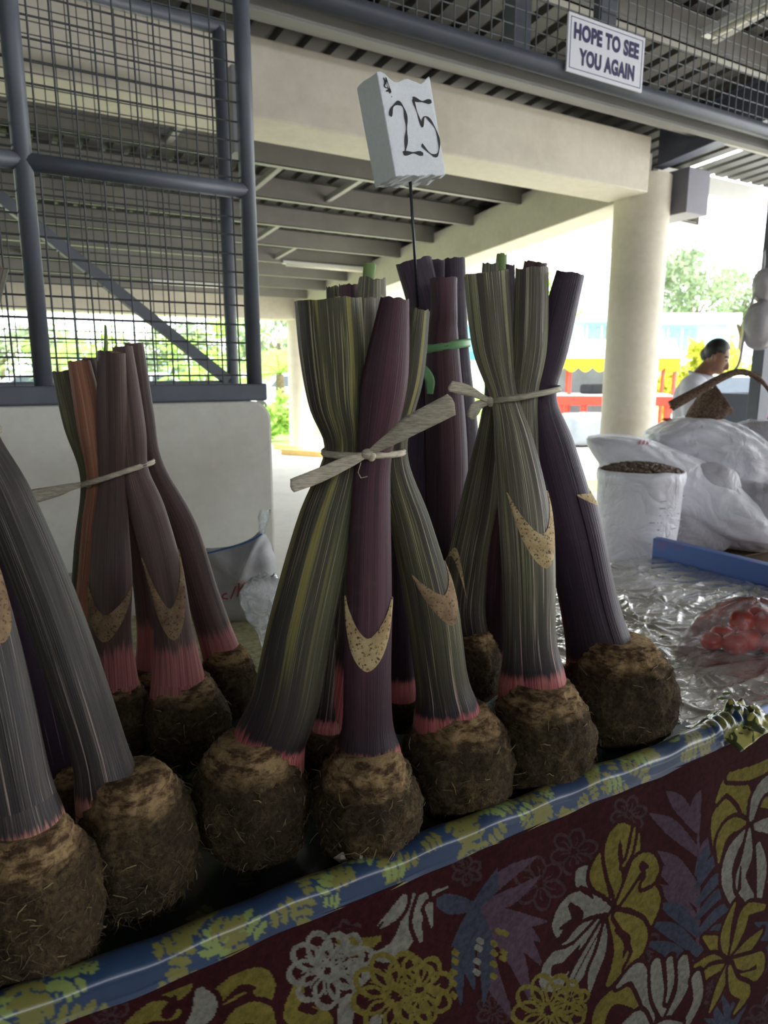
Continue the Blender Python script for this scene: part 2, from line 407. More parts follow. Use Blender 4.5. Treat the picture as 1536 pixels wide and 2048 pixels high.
def raster(grid_x, grid_y, layers, base):
    # layers: ('stroke', pts[(x,y,hw)...], color) | ('ring', pts, hw, color); painted in order onto a regular grid
    nx, ny = len(grid_x), len(grid_y); img = np.tile(np.array(base[:3]), (ny, nx, 1)).astype(float)
    dx = grid_x[1]-grid_x[0]; dy = grid_y[1]-grid_y[0]
    for pts, col in layers:
        P = np.array(pts, float); hw = P[:, 2].max()
        x0, x1 = P[:,0].min()-hw, P[:,0].max()+hw; y0, y1 = P[:,1].min()-hw, P[:,1].max()+hw
        i0, i1 = max(0, int((x0-grid_x[0])/dx)), min(nx, int((x1-grid_x[0])/dx)+2)
        ja, jb = (y0-grid_y[0])/dy, (y1-grid_y[0])/dy
        j0, j1 = max(0, int(min(ja, jb))-1), min(ny, int(max(ja, jb))+2)
        if i1 <= i0 or j1 <= j0: continue
        X, Y = np.meshgrid(grid_x[i0:i1], grid_y[j0:j1]); inside = np.full(X.shape, 9.0)
        for a, b in zip(P[:-1], P[1:]):
            d = b[:2]-a[:2]; L = d@d+1e-12
            t = np.clip(((X-a[0])*d[0]+(Y-a[1])*d[1])/L, 0, 1)
            dist = np.hypot(X-a[0]-t*d[0], Y-a[1]-t*d[1]) - (a[2]+(b[2]-a[2])*t)
            inside = np.minimum(inside, dist)
        k = inside < 0
        img[j0:j1, i0:i1][k] = col[:3]
    return img
def grid_mesh(name, P, colors, mat, parent=None):
    ny, nx, _ = P.shape; me = bpy.data.meshes.new(name)
    idx = np.arange(nx*ny).reshape(ny, nx)
    f = np.stack([idx[:-1,:-1], idx[:-1,1:], idx[1:,1:], idx[1:,:-1]], -1).reshape(-1, 4)
    me.vertices.add(nx*ny); me.vertices.foreach_set('co', P.reshape(-1).astype(np.float32))
    me.loops.add(f.size); me.loops.foreach_set('vertex_index', f.reshape(-1).astype(np.int32))
    me.polygons.add(len(f)); me.polygons.foreach_set('loop_start', (np.arange(len(f))*4).astype(np.int32)); me.update(calc_edges=True)
    if colors is not None:
        a = me.color_attributes.new('print', 'FLOAT_COLOR', 'POINT')
        c = np.ones((ny*nx, 4), np.float32); c[:, :3] = colors.reshape(-1, 3); a.data.foreach_set('color', c.reshape(-1))
    return link(name, me, mat, parent, True)
def sm(P, n=14):
    return [tuple(x) for x in catmull(P, n)]
YEL, PALE, SLATE, MAUVE, MAROON = srgb(114, 104, 48), srgb(126, 125, 115), srgb(62, 66, 80), srgb(84, 66, 78), srgb(56, 22, 25)
GREYM = srgb(68, 50, 53)
CW = LIPW-.024
lay = []
def tocloth(P, ox, oy, sc):
    out = []
    for x, y, h in P:
        q = onw(ox+x*sc, oy+y*sc, CW); out.append((q.x, q.z, h*sc*axdepth(q)/FPX*1.38))
    return out
def S1(pts, hws, col): lay.append((tocloth(sm([(x, y, h) for (x, y), h in zip(pts, hws)]), 800, 1450, .479), col))
def S2(pts, hws, col): lay.append((tocloth(sm([(x, y, h) for (x, y), h in zip(pts, hws)]), 100, 1700, .495), col))
def flower(S, c, r, col, n=6, hw=5, rot=0.):
    hw *= .62
    for k in range(n):
        a = rot+2*math.pi*k/n; ca, sa = math.cos(a), math.sin(a)
        pt = lambda d, s_: (c[0]+d*ca-s_*sa, c[1]+d*sa+s_*ca)
        S([pt(r*.15, 0), pt(r*.45, r*.3), pt(r*.85, r*.25), pt(r*1.02, 0), pt(r*.85, -r*.25), pt(r*.45, -r*.3), pt(r*.15, 0)], [hw*.6, hw, hw*1.3, hw*1.5, hw*1.3, hw, hw*.6], col)
        S([pt(r*.2, 0), pt(r*.5, r*.06), pt(r*.66, 0)], [hw*.5, hw*.8, hw*.4], col)
def leaflets(S, c, tips, hw, col, bend=.12):
    for i, (x, y) in enumerate(tips):
        mx, my = (c[0]+x)/2, (c[1]+y)/2; nxx, nyy = -(y-c[1]), x-c[0]; s_ = bend*(1 if i % 2 else -1)
        S([c, (mx+nxx*s_, my+nyy*s_), (x, y)], [hw*.5, hw, hw*.12], col[i % len(col)] if isinstance(col, list) else col)
# small outline flowers in the ground colour
for c, r in (((560, 640), 110), ((700, 510), 95), ((920, 350), 75), ((980, 900), 75), ((370, 1170), 70), ((1500, 1180), 90), ((1440, 1240), 70), ((260, 590), 60), ((1250, 1060), 60)):
    flower(S1, c, r, GREYM, 6, 6, c[0]*.01)
for c, r in (((250, 680), 80), ((1190, 330), 60)): flower(S2, c, r, GREYM, 6, 6, .3)
# palm fans
leaflets(S1, (300, 735), [(545, 530), (560, 610), (480, 560), (590, 800), (575, 985), (450, 700)], 30, MAUVE, .08)
leaflets(S1, (320, 760), [(525, 1130), (450, 1205), (560, 880)], 30, MAUVE, .08)
leaflets(S1, (290, 740), [(330, 1150), (235, 1140), (185, 1060), (290, 1080), (110, 690), (380, 580), (200, 900)], 30, SLATE, .08)
S1([(1190, 900), (1195, 600), (1195, 270)], [7, 7, 4], MAUVE)
for i, (x, y) in enumerate([(1010, 350), (1075, 255), (1040, 505), (1030, 560), (1040, 640), (1270, 430), (1205, 250)]):
    S1([(1192, y+150), ((x+1192)/2-10, y+50), (x, y)], [12, 24, 3], MAUVE)
for i, (x, y) in enumerate([(1040, 720), (1010, 800), (990, 880), (950, 960), (1290, 520), (1320, 590), (1335, 650), (1345, 720), (1310, 800), (1260, 470)]):
    S1([(1192, y+110), ((x+1192)/2, y+30), (x, y)], [14, 24, 3], SLATE)
leaflets(S1, (1560, 820), [(1430, 790), (1450, 860), (1480, 700), (1500, 620), (1440, 930), (1470, 1000), (1500, 760)], 22, SLATE, .06)
leaflets(S1, (1560, 1000), [(1480, 1060), (1470, 1130)], 20, MAUVE, .06)
leaflets(S1, (1330, 1260), [(1250, 1110), (1290, 1080), (1350, 1090), (1220, 1180), (1400, 1130)], 18, SLATE, .05)
# monstera leaves as curled lobes
def lobes(S, L):
    for pts, hws, col in L:
        if col is not MAROON: S(pts, [h+15 for h in hws], MAROON)
        S(pts, [h*.98 for h in hws], col)
lobes(S1, [
 ([(848,738),(862,640),(846,540),(858,450),(885,415),(915,450),(905,560)], [10,34,30,30,24,26,8], YEL),
 ([(900,560),(930,520),(945,410)], [6,16,5], YEL), ([(925,560),(955,510),(965,430)], [6,12,3], YEL),
 ([(848,742),(800,690),(750,620),(720,590)], [12,38,40,10], PALE), ([(830,690),(790,600),(800,520)], [10,26,6], YEL),
 ([(845,752),(780,745),(700,735),(655,790),(640,860)], [12,38,46,40,8], PALE),
 ([(820,790),(740,850),(690,905),(610,950)], [10,36,30,18], PALE),
 ([(800,800),(700,930),(610,960),(585,1050),(650,1060),(720,1000),(770,870)], [10,22,22,24,22,24,10], PALE),
 ([(820,800),(770,920),(725,1020),(680,1090)], [8,24,32,14], PALE), ([(832,800),(815,920),(785,1010),(772,1090)], [6,20,22,6], PALE),
 ([(850,775),(905,870),(885,970),(845,1050)], [10,44,34,14], YEL), ([(872,765),(950,830),(965,900),(912,985)], [10,36,30,6], YEL),
 ([(880,725),(950,680),(1015,720),(1015,800)], [8,44,40,6], YEL), ([(880,715),(930,620),(960,560),(1005,545),(1020,600),(985,640)], [8,24,34,24,28,12], YEL),
 ([(690,735),(720,790),(650,830)], [10,24,6], MAROON), ([(870,830),(915,870),(900,940)], [6,16,4], MAROON), ([(640,1000),(700,950),(730,900)], [4,16,3], MAROON), ([(640,1010),(690,960)], [6, 14], MAROON),
 ([(985,590),(975,560),(1000,570)], [8,12,6], MAROON), ([(850,750),(700,1060)], [3,3], MAROON), ([(850,745),(930,560)], [4,3], MAROON), ([(780,700),(730,660)], [4,9], MAROON),
 # top right
 ([(1400,385),(1350,325),(1280,350),(1262,470)], [10,34,34,8], YEL), ([(1398,380),(1385,270),(1330,215),(1275,290)], [8,30,34,8], YEL),
 ([(1400,390),(1340,390),(1295,440),(1280,535)], [8,26,28,6], YEL), ([(1330,190),(1420,170),(1525,115)], [14,24,20], YEL), ([(1440,300),(1500,290),(1536,330)], [10,24,14], YEL),
 ([(1412,370),(1435,270),(1480,215),(1540,225)], [10,26,28,14], PALE), ([(1420,392),(1480,390),(1522,440),(1495,540),(1480,615)], [10,28,30,26,6], PALE),
 ([(1400,402),(1335,500),(1312,600),(1335,690)], [8,30,26,16], PALE), ([(1405,405),(1395,520),(1370,620),(1430,715)], [6,26,24,16], PALE), ([(1440,470),(1455,570),(1445,700)], [12,24,12], PALE),
 ([(1370,560),(1365,650)], [4,10], MAROON), ([(1430,540),(1420,640)], [4,10], MAROON), ([(1450,420),(1480,440)], [6,12], MAROON),
 # lower right yellow
 ([(1312,930),(1270,880),(1215,845)], [8,26,6], YEL), ([(1316,930),(1308,830),(1345,715)], [8,26,8], YEL), ([(1330,930),(1370,820),(1395,740),(1465,725)], [8,26,24,10], YEL),
 ([(1335,940),(1400,890),(1455,825)], [8,28,8], YEL), ([(1332,952),(1400,955),(1450,935),(1445,1000),(1370,1015)], [8,26,20,22,12], YEL), ([(1310,962),(1240,950),(1180,965)], [8,26,6], YEL),
 ([(1306,966),(1235,990),(1205,1030)], [8,20,18], YEL), ([(1312,972),(1285,1050),(1240,1150)], [8,26,6], YEL), ([(1326,972),(1345,1050),(1395,1085),(1350,1160)], [8,22,24,8], YEL),
 # bottom pale leaf
 ([(800,1260),(820,1160),(880,1100),(960,1120),(1000,1190)], [24,34,28,26,8], YEL), ([(880,1060),(950,1000),(990,1080),(1015,1200)], [8,30,26,12], PALE),
 ([(1030,970),(1040,1080),(1065,1180)], [22,26,10], PALE), ([(1135,950),(1135,1060),(1075,1190)], [22,24,10], PALE), ([(1085,950),(1090,1040),(1075,1120)], [14,14,5], PALE),
 ([(1185,1010),(1190,1110),(1120,1260)], [20,22,16], PALE), ([(1000,1260),(1060,1225),(1130,1210)], [20,22,6], PALE), ([(880,1250),(950,1190),(1000,1220)], [14,24,6], PALE),
 # left pale leaf under the rail
 ([(-40,890),(10,800),(60,720)], [14,34,18], PALE), ([(70,880),(60,800),(80,720)], [6,26,16], PALE), ([(112,820),(100,760),(85,710)], [3,16,14], PALE), ([(110,690),(180,660)], [10, 3], PALE),
])
lobes(S2, [
 ([(430,610),(520,575),(560,545)], [12,20,10], YEL), ([(600,690),(650,610),(740,540),(830,505),(865,560),(850,620)], [14,30,44,34,32,8], YEL),
 ([(560,720),(620,640),(600,560)], [20,40,14], PALE), ([(700,720),(770,650),(850,650),(880,700)], [16,34,30,20], YEL), ([(330,700),(420,650),(500,660)], [20,34,20], YEL),
 ([(690,610),(760,550),(820,545)], [4,14,6], MAROON), ([(480,650),(500,590)], [24,8], MAROON), ([(650,700),(760,590)], [5,3], MAROON),
 ([(1150,330),(1220,375),(1310,340)], [8,30,12], YEL), ([(1280,405),(1370,385),(1430,300),(1445,190)], [10,34,40,26], PALE), ([(1480,345),(1468,260),(1490,180)], [6,18,20], PALE), ([(1300,300),(1380,230),(1410,180)], [6,26,16], PALE),
 ([(1525,290),(1515,210)], [3,14], PALE), ([(1000,530),(980,640),(1080,670),(1140,700)], [20,34,30,12], YEL), ([(1180,700),(1190,600)], [24,30], PALE), ([(1290,700),(1300,660)], [22,22], PALE), ([(1010,620),(1060,640)], [14,10], MAROON),
 ([(1180,290),(1280,310),(1330,270)], [4,10,3], MAROON),
])
flower(S2, (1110, 470), 150, PALE, 9, 10, .2); flower(S2, (1180, 430), 110, PALE, 7, 8, .6)
flower(S2, (1380, 560), 170, YEL, 9, 10, .1); flower(S1, (60, 1080), 140, YEL, 8, 9, .5); flower(S1, (600, 1170), 150, YEL, 9, 9, .25); flower(S1, (690, 1130), 80, YEL, 6, 7, .7)
for (x, y) in ((390, 838), (415, 845), (215, 930), (212, 965), (205, 1010), (205, 1055), (205, 1105), (315, 880), (308, 910), (303, 965), (302, 1010), (370, 890), (372, 930), (370, 975), (370, 1025), (410, 925), (408, 950)):
    S1([(x-8, y-6), (x+8, y+6)], [8, 8], YEL if x < 260 or x > 360 else PALE)
gx = np.arange(-.35, 2.2, .0019); gz = np.arange(LIPZ-.012, .03, -.0019)
img = raster(gx, gz, lay, MAROON)
GX, GZ = np.meshgrid(gx, gz)
fold = .004*np.sin(GX*9+1)*np.clip((LIPZ-GZ)/.3, 0, 1) + .0015*np.sin(GX*31+GZ*6)
P = np.stack([GX, CW + fold*1.0 - .0*GZ, GZ], -1)
M['printcloth'] = attr_print('maroon_print_cotton', .85, .45, 0, 90, .12, 900); M['printcloth'].node_tree.nodes['Principled BSDF'].inputs['Specular IOR Level'].default_value = .08
cloth = grid_mesh('table_skirt', P, img, M['printcloth'])
tag(cloth, 'maroon cotton skirt printed with yellow monstera leaves hanging from the table front', 'cloth')

# vinyl cover: tray floor, up and over the front rail, a short drop outside
prof = [(1.36, TZ), (.80, TZ), (.755, TZ), (.735, TZ+.001), (.727, TZ+.008), (.7235, TZ+.02)]
for a in np.linspace(0, math.pi, 15): prof.append((LIPW+LR*1.02*math.cos(a)+.0005, LIPZ+LR*math.sin(a)))
prof += [(LIPW-.0225, LIPZ-.008), (LIPW-.0265, LIPZ-.016)]
pr = np.array(prof); seg = np.r_[0, np.cumsum(np.hypot(*np.diff(pr, axis=0).T))]
tt = np.arange(0, seg[-1], .0022); PW = np.interp(tt, seg, pr[:,0]); PZ = np.interp(tt, seg, pr[:,1])
VU1 = 1.17
gu = np.arange(-.6, VU1, .0024)
BLUE, VYEL, VGRN, OLIVE, RED = srgb(38, 62, 94), srgb(122, 120, 62), srgb(50, 72, 58), srgb(118, 122, 72), srgb(112, 42, 36)
rnd = random.Random(5); vl = []
t_lip = seg[5]
def sprig(x, t, s_, ang, col, n=4):
    for k in range(n):
        for sd in (-1, 1):
            d = s_*(k+.6)/n; bx, bt = x+math.cos(ang)*d, t+math.sin(ang)*d; a2 = ang+sd*.95; l = s_*.42*(1-.12*k)
            vl.append((sm([(bx, bt, s_*.03), (bx+math.cos(a2)*l*.5, bt+math.sin(a2)*l*.5, s_*.13), (bx+math.cos(a2+.25*sd)*l, bt+math.sin(a2+.25*sd)*l, s_*.015)], 6), col))
    vl.append(([(x, t, s_*.02), (x+math.cos(ang)*s_*1.15, t+math.sin(ang)*s_*1.15, s_*.03)], col))
# green field of the tray floor with olive leaves and rosettes
vl.append(([(-1, t_lip*.5-.03, t_lip*.5), (2, t_lip*.5-.03, t_lip*.5)], VGRN))
for _ in range(420):
    x = rnd.uniform(-.5, 1.15); t = rnd.uniform(.2, t_lip-.01)
    if (math.sin(x*11)+math.sin(t*19+x*7)) > -.2: sprig(x, t, rnd.uniform(.02, .035), rnd.uniform(0, 6.3), OLIVE, 3)
# the rail: leaf bunches and bare blue gaps
x = -.5
while x < 1.17:
    bw = rnd.uniform(.09, .22)
    n = int(bw*210)
    for _ in range(n):
        xx = x+rnd.uniform(0, bw); t = t_lip+rnd.uniform(.0, seg[-1]-t_lip)
        sprig(xx, t, rnd.uniform(.022, .044), rnd.uniform(0, 6.3), VYEL if rnd.random() < .8 else srgb(134, 150, 84), 3)
    for _ in range(2): 
        xx = x+bw+rnd.uniform(0, .05); vl.append(([(xx, t_lip+.004, .003), (xx+rnd.uniform(.01, .035), t_lip+.006, .004)], RED))
    x += bw + rnd.uniform(.02, .07)
img = raster(gu, tt, vl, BLUE)
GU, GT = np.meshgrid(gu, tt); VW = np.repeat(PW[:,None], len(gu), 1); VZ = np.repeat(PZ[:,None], len(gu), 1)
lipm = np.clip((GT-t_lip)/.02, 0, 1)
VZ = VZ + lipm*(.0016*np.sin(GU*23+2)+.001*np.sin(GU*61+GT*40)) + (1-lipm)*.0006*np.abs(np.sin(GU*37+GT*60))
VW = VW + lipm*(.0015*np.sin(GU*17+GT*20))
bun = np.clip((GU-(VU1-.11))/.11, 0, 1); VZ += bun*lipm*(.010*np.abs(np.sin(GU*150+GT*25))+.006)
M['vinyl'] = attr_print('printed_vinyl', .28, .12, .5, 40, .03)
vin = grid_mesh('vinyl_cover', np.stack([GU, VW, VZ], -1), img, M['vinyl'])
tag(vin, 'shiny blue and green leaf print vinyl lining the taro tray and front rail', 'tablecloth')
# bunched end of the vinyl on the rail
def crumple(name, c, dims, seed, mat, label, cat, n=28, amp=.35):
    v = []; f = []
    for j in range(n+1):
        for i in range(n+1):
            x = (i/n-.5)*2; y = (j/n-.5)*2; r = max(0, 1-.5*(x*x+y*y))
            h = r**1.2*(.55+amp*(fbm(x*1.7+seed, y*1.7, seed, 2))+amp*abs(fbm(x*3.1, y*3.1+seed, 2.2, 2)))
            v.append((c[0]+x*dims[0], c[1]+y*dims[1], c[2]+max(0.001, h*dims[2])))
    for j in range(n):
        for i in range(n): a = j*(n+1)+i; f.append((a, a+1, a+n+2, a+n+1))
    m = MB(); m.add(v, f); o = m.build(name, mat, None, True); md = o.modifiers.new('solid', 'SOLIDIFY'); md.thickness = .001
    return tag(o, label, cat)
tv = NT('olive_vinyl'); tvv = tv.coord(); tf = tv.ramp(tv.noise(tvv, 34, 2, .4, 1.5), [(.47, srgb(66, 76, 44)), (.5, srgb(178, 172, 96))])
tv.set(Base_Color=tf, Roughness=.25, Coat_Weight=.4); M['olivevinyl'] = tv.m
q = onz(1478, 1452, TZ+.04)
crumple('vinyl_fold', (q.x, q.y+.02, TZ+.035), (.075, .05, .055), 2.3, M['olivevinyl'], 'crumpled yellow green vinyl end bunched on the front rail', 'tablecloth')

# clear plastic sheet with star creases on the right of the table
nx, ny = 260, 240
X = np.linspace(VU1-.02, UR-.012, nx); Y = np.linspace(LIPW+.035, 1.715, ny); GXs, GYs = np.meshgrid(X, Y); Z = np.zeros_like(GXs)
rs = np.random.RandomState(4)
for k in range(15):
    cx, cy = rs.uniform(1.2, 2.1), rs.uniform(.8, 1.65); r = np.hypot(GXs-cx, GYs-cy)+1e-3; th = np.arctan2(GYs-cy, GXs-cx)
    n = rs.randint(9, 15); ph = rs.uniform(0, 6.3)
    Z += .0060*np.exp(-r/.17)*(1-np.abs(np.sin(th*n/2+ph+1.5*np.sin(th*2+k))))**2.0*np.clip(r/.03, 0, 1)
for k in range(70):
    cx, cy, a, L = rs.uniform(1.15, 2.15), rs.uniform(.75, 1.7), rs.normal(.15, .5), rs.uniform(.08, .3)
    s_ = (GXs-cx)*math.cos(a)+(GYs-cy)*math.sin(a); d = -(GXs-cx)*math.sin(a)+(GYs-cy)*math.cos(a)+.012*np.sin(s_*22+k)
    Z += rs.uniform(.002, .006)*np.exp(-(d/.007)**2)*np.exp(-(s_/L)**2)
Z += .0022*np.sin(GYs*95+3*np.sin(GXs*9))*np.sin(GXs*13+GYs*7)
t = NT('clear_plastic_over_board'); vec = t.coord()
t.set(Base_Color=t.ramp(t.noise(vec, 5, 6), [(.35, srgb(164, 160, 150)), (.65, srgb(206, 204, 198))]), Roughness=.17, Metallic=.35, Coat_Weight=1.0, Coat_Roughness=.06, Specular_IOR_Level=1.0)
t.bump(t.noise(t.coord('Object', (1, 2.2, 1)), 26, 4, .55, .8), .55, .012); M['plasticsheet'] = t.m
pl = grid_mesh('plastic_sheet', np.stack([GXs, GYs, TZ+Z], -1), None, M['plasticsheet'])
tag(pl, 'creased shiny clear plastic sheet covering the bare right half of the table', 'plastic sheet')
# the plain sheet at the back left of the table, under the sacks
t = NT('pale_speckled_vinyl'); vec = t.coord(); t.set(Base_Color=t.ramp(t.noise(vec, 40, 5, .7), [(.35, srgb(120, 116, 78)), (.62, srgb(176, 172, 134))]), Roughness=.4); M['palevinyl'] = t.m
m = MB(); m.box((-.9, 1.362, TZ-.004), (VU1-.03, 1.985, TZ+.002)); tag(m.build('back_table_cover', M['palevinyl']), 'pale speckled vinyl along the back edge of the table', 'tablecloth')

# the table stands a degree off the hall's grid: swing every piece of it together
for o in list(tb.children)+[cloth, vin, pl, bpy.data.objects['vinyl_fold'], bpy.data.objects['back_table_cover']]:
    for v in o.data.vertices: v.co.y -= .020*v.co.x
# ------------------------------------------------------------------ taro
def uvmesh(name, V, nu, closed=True, uvf=None):
    # V: rows x nu grid, u wraps; returns a mesh with a UV map (u around, v by row)
    rows = len(V); me = bpy.data.meshes.new(name)
    verts = [tuple(p) for r in V for p in r]; f = []; uv = []
    K = nu if closed else nu-1
    for i in range(rows-1):
        for k in range(K):
            k2 = (k+1) % nu; f.append((i*nu+k, i*nu+k2, (i+1)*nu+k2, (i+1)*nu+k))
            uv += [(k/nu, i/(rows-1)), ((k+1)/nu, i/(rows-1)), ((k+1)/nu, (i+1)/(rows-1)), (k/nu, (i+1)/(rows-1))]
    if uvf is not None: uv = [uvf(a, b_) for a, b_ in uv]
    me.from_pydata(verts, [], f); l = me.uv_layers.new(name='UVMap'); l.data.foreach_set('uv', [c for p in uv for c in p]); me.update(); return me
def stalk_mat(name, dark, mid, streak, thr=.56, pink=srgb(176, 80, 90), fine=1.0, base_end=.130, alt=None, purple=.95):
    t = NT(name); tc = t.new('TexCoord'); sx = t.new('SeparateXYZ'); t.c(tc.outputs['UV'], sx.inputs[0])
    uvv = t.new('Mapping'); uvv.inputs['Scale'].default_value = (64*fine, 1.5, 1); t.c(tc.outputs['UV'], uvv.inputs['Vector'])
    oi = t.new('ObjectInfo'); ad = t.new('VectorMath', operation='ADD'); mu = t.new('VectorMath', operation='SCALE'); cb = t.new('CombineXYZ')
    for k in range(3): t.c(oi.outputs['Random'], cb.inputs[k])
    mu.inputs['Scale'].default_value = 37.0; t.c(cb.outputs[0], mu.inputs[0]); t.c(uvv.outputs[0], ad.inputs[0]); t.c(mu.outputs[0], ad.inputs[1])
    f1 = t.noise(ad.outputs[0], 1.0, 4, .65); 
    uv2 = t.new('Mapping'); uv2.inputs['Scale'].default_value = (9*fine, .7, 1); t.c(tc.outputs['UV'], uv2.inputs['Vector']); ad2 = t.new('VectorMath', operation='ADD'); t.c(uv2.outputs[0], ad2.inputs[0]); t.c(mu.outputs[0], ad2.inputs[1])
    f2 = t.noise(ad2.outputs[0], 1.0, 3, .5)
    obj = t.coord(); dirt = t.noise(obj, 22, 6, .75)
    base = t.mix(t.ramp(f2, [(.38, B0), (.62, W1)]), dark, mid)
    if alt is not None: base = t.mix(t.ramp(t.noise(ad2.outputs[0], 1.9, 2), [(.60, B0), (.66, W1)]), base, alt)
    base = t.mix(t.ramp(f1, [(thr, B0), (thr+.07, W1)]), base, streak)
    uv3 = t.new('Mapping'); uv3.inputs['Scale'].default_value = (190*fine, 2.6, 1); t.c(tc.outputs['UV'], uv3.inputs['Vector']); ad3 = t.new('VectorMath', operation='ADD'); t.c(uv3.outputs[0], ad3.inputs[0]); t.c(mu.outputs[0], ad3.inputs[1])
    f3 = t.noise(ad3.outputs[0], 1.0, 2, .5)
    base = t.mix(t.ramp(f3, [(thr+.025, B0), (thr+.055, (.85,.85,.85,1))]), base, streak)
    base = t.mix(t.ramp(f3, [(.34, (.6,.6,.6,1)), (.42, B0)]), base, tuple(c*.55 for c in dark[:3])+(1,))
    base = t.mix(t.ramp(dirt, [(.55, B0), (.8, (.55,.55,.55,1))]), base, srgb(96, 86, 70))
    pur = t.ramp(sx.outputs['Y'], [(.16, (purple,)*3+(1,)), (.46, B0)])
    base = t.mix(pur, base, t.mix(t.ramp(f1, [(thr+.02, B0), (thr+.05, W1)]), srgb(38, 28, 36), srgb(176, 146, 146)))
    # pink sheath base with a ragged edge
    jag = t.new('Math', operation='MULTIPLY_ADD'); jag.inputs[1].default_value = .10; t.c(f1, jag.inputs[0]); 
    sub = t.new('Math', operation='SUBTRACT'); t.c(sx.outputs['Y'], sub.inputs[0]); jag.inputs[2].default_value = -.05+base_end; t.c(jag.outputs[0], sub.inputs[1])
    pk = t.ramp(sub.outputs[0], [(.0, W1), (.022, B0)])
    base = t.mix(pk, base, t.mix(t.ramp(f3, [(.4, B0), (.62, W1)]), t.mix(f2, pink, srgb(196, 138, 122)), tuple(c*.62 for c in pink[:3])+(1,)))
    t.set(Base_Color=base, Roughness=.45, Specular_IOR_Level=.28); t.bump(f3, .5, .003); return t.m
M['st_green'] = stalk_mat('striped_green_petiole', srgb(64, 60, 52), srgb(96, 96, 72), srgb(176, 170, 130), .60, alt=srgb(150, 142, 80))
M['st_olive'] = stalk_mat('olive_petiole', srgb(86, 80, 72), srgb(124, 122, 100), srgb(196, 188, 164), .585, alt=srgb(146, 148, 108))
M['st_plum'] = stalk_mat('plum_petiole', srgb(66, 44, 54), srgb(98, 66, 76), srgb(128, 100, 104), .66)
M['st_dark'] = stalk_mat('dark_purple_petiole', srgb(52, 40, 54), srgb(74, 58, 74), srgb(120, 104, 110), .66)
M['st_soot'] = stalk_mat('sooty_petiole', srgb(52, 48, 46), srgb(82, 78, 74), srgb(150, 140, 128), .60, srgb(206, 140, 126), base_end=.13, purple=.5)
M['st_brown'] = stalk_mat('brown_petiole', srgb(76, 62, 60), srgb(110, 90, 84), srgb(150, 124, 112), .64, srgb(178, 104, 108), base_end=.22, purple=.0)
M['st_rust'] = stalk_mat('rusty_dry_petiole', srgb(140, 94, 72), srgb(182, 124, 98), srgb(206, 160, 130), .6, base_end=-.2, purple=.0)
def scarmat(name, lo, hi):
    t = NT(name); vec = t.coord(); sp = t.noise(vec, 260, 3, .6); big = t.noise(vec, 40, 4)
    t.set(Base_Color=t.mix(t.ramp(sp, [(.36, W1), (.45, B0)]), t.ramp(big, [(.35, lo), (.65, hi)]), srgb(84, 58, 40)), Roughness=.8); t.bump(sp, .3, .002); return t.m
M['scar'] = scarmat('scar_tissue', srgb(176, 150, 104), srgb(206, 184, 138)); M['scardark'] = scarmat('old_scar_tissue', srgb(118, 94, 68), srgb(156, 130, 96))
t = NT('cut_pith'); vec = t.coord(); t.set(Base_Color=t.ramp(t.noise(vec, 180, 3), [(.4, srgb(120, 96, 72)), (.6, srgb(170, 150, 116))]), Roughness=.8); M['cut'] = t.m
M['shoot'] = plain('green_shoot', srgb(120, 150, 84), .5, .2, 40)
# corm: earth brown, ringed tan collar, fibres
t = NT('taro_corm_skin'); tc = t.new('TexCoord'); sx = t.new('SeparateXYZ'); t.c(tc.outputs['UV'], sx.inputs[0]); obj = t.coord()
n1 = t.noise(obj, 24, 8, .72); n2 = t.noise(t.coord('Object', (30, 30, 90)), 1.0, 6, .7); n3 = t.noise(obj, 150, 4, .7)
earth = t.mix(t.ramp(n3, [(.35, B0), (.68, W1)]), t.ramp(n1, [(.3, srgb(54, 45, 32)), (.55, srgb(84, 71, 49)), (.75, srgb(126, 108, 74))]), srgb(44, 36, 27))
tan = t.mix(t.ramp(n2, [(.42, B0), (.58, W1)]), srgb(78, 58, 42), srgb(160, 134, 96))
ma = t.new('Math', operation='MULTIPLY_ADD'); ma.inputs[1].default_value = .22; ma.inputs[2].default_value = -.11; t.c(n1, ma.inputs[0])
ad = t.new('Math', operation='ADD'); t.c(sx.outputs['Y'], ad.inputs[0]); t.c(ma.outputs[0], ad.inputs[1])
t.set(Base_Color=t.mix(t.ramp(ad.outputs[0], [(.76, B0), (.88, W1)]), earth, tan), Roughness=.92, Specular_IOR_Level=.15)
hh = t.new('Math', operation='ADD'); t.c(n1, hh.inputs[0]); t.c(n3, hh.inputs[1]); t.bump(hh.outputs[0], .9, .006); M['corm'] = t.m
M['fibre'] = plain('root_fibre', srgb(78, 64, 45), .9, .4, 60)
M['palefibre'] = plain('pale_root', srgb(128, 110, 78), .9, .25, 60)

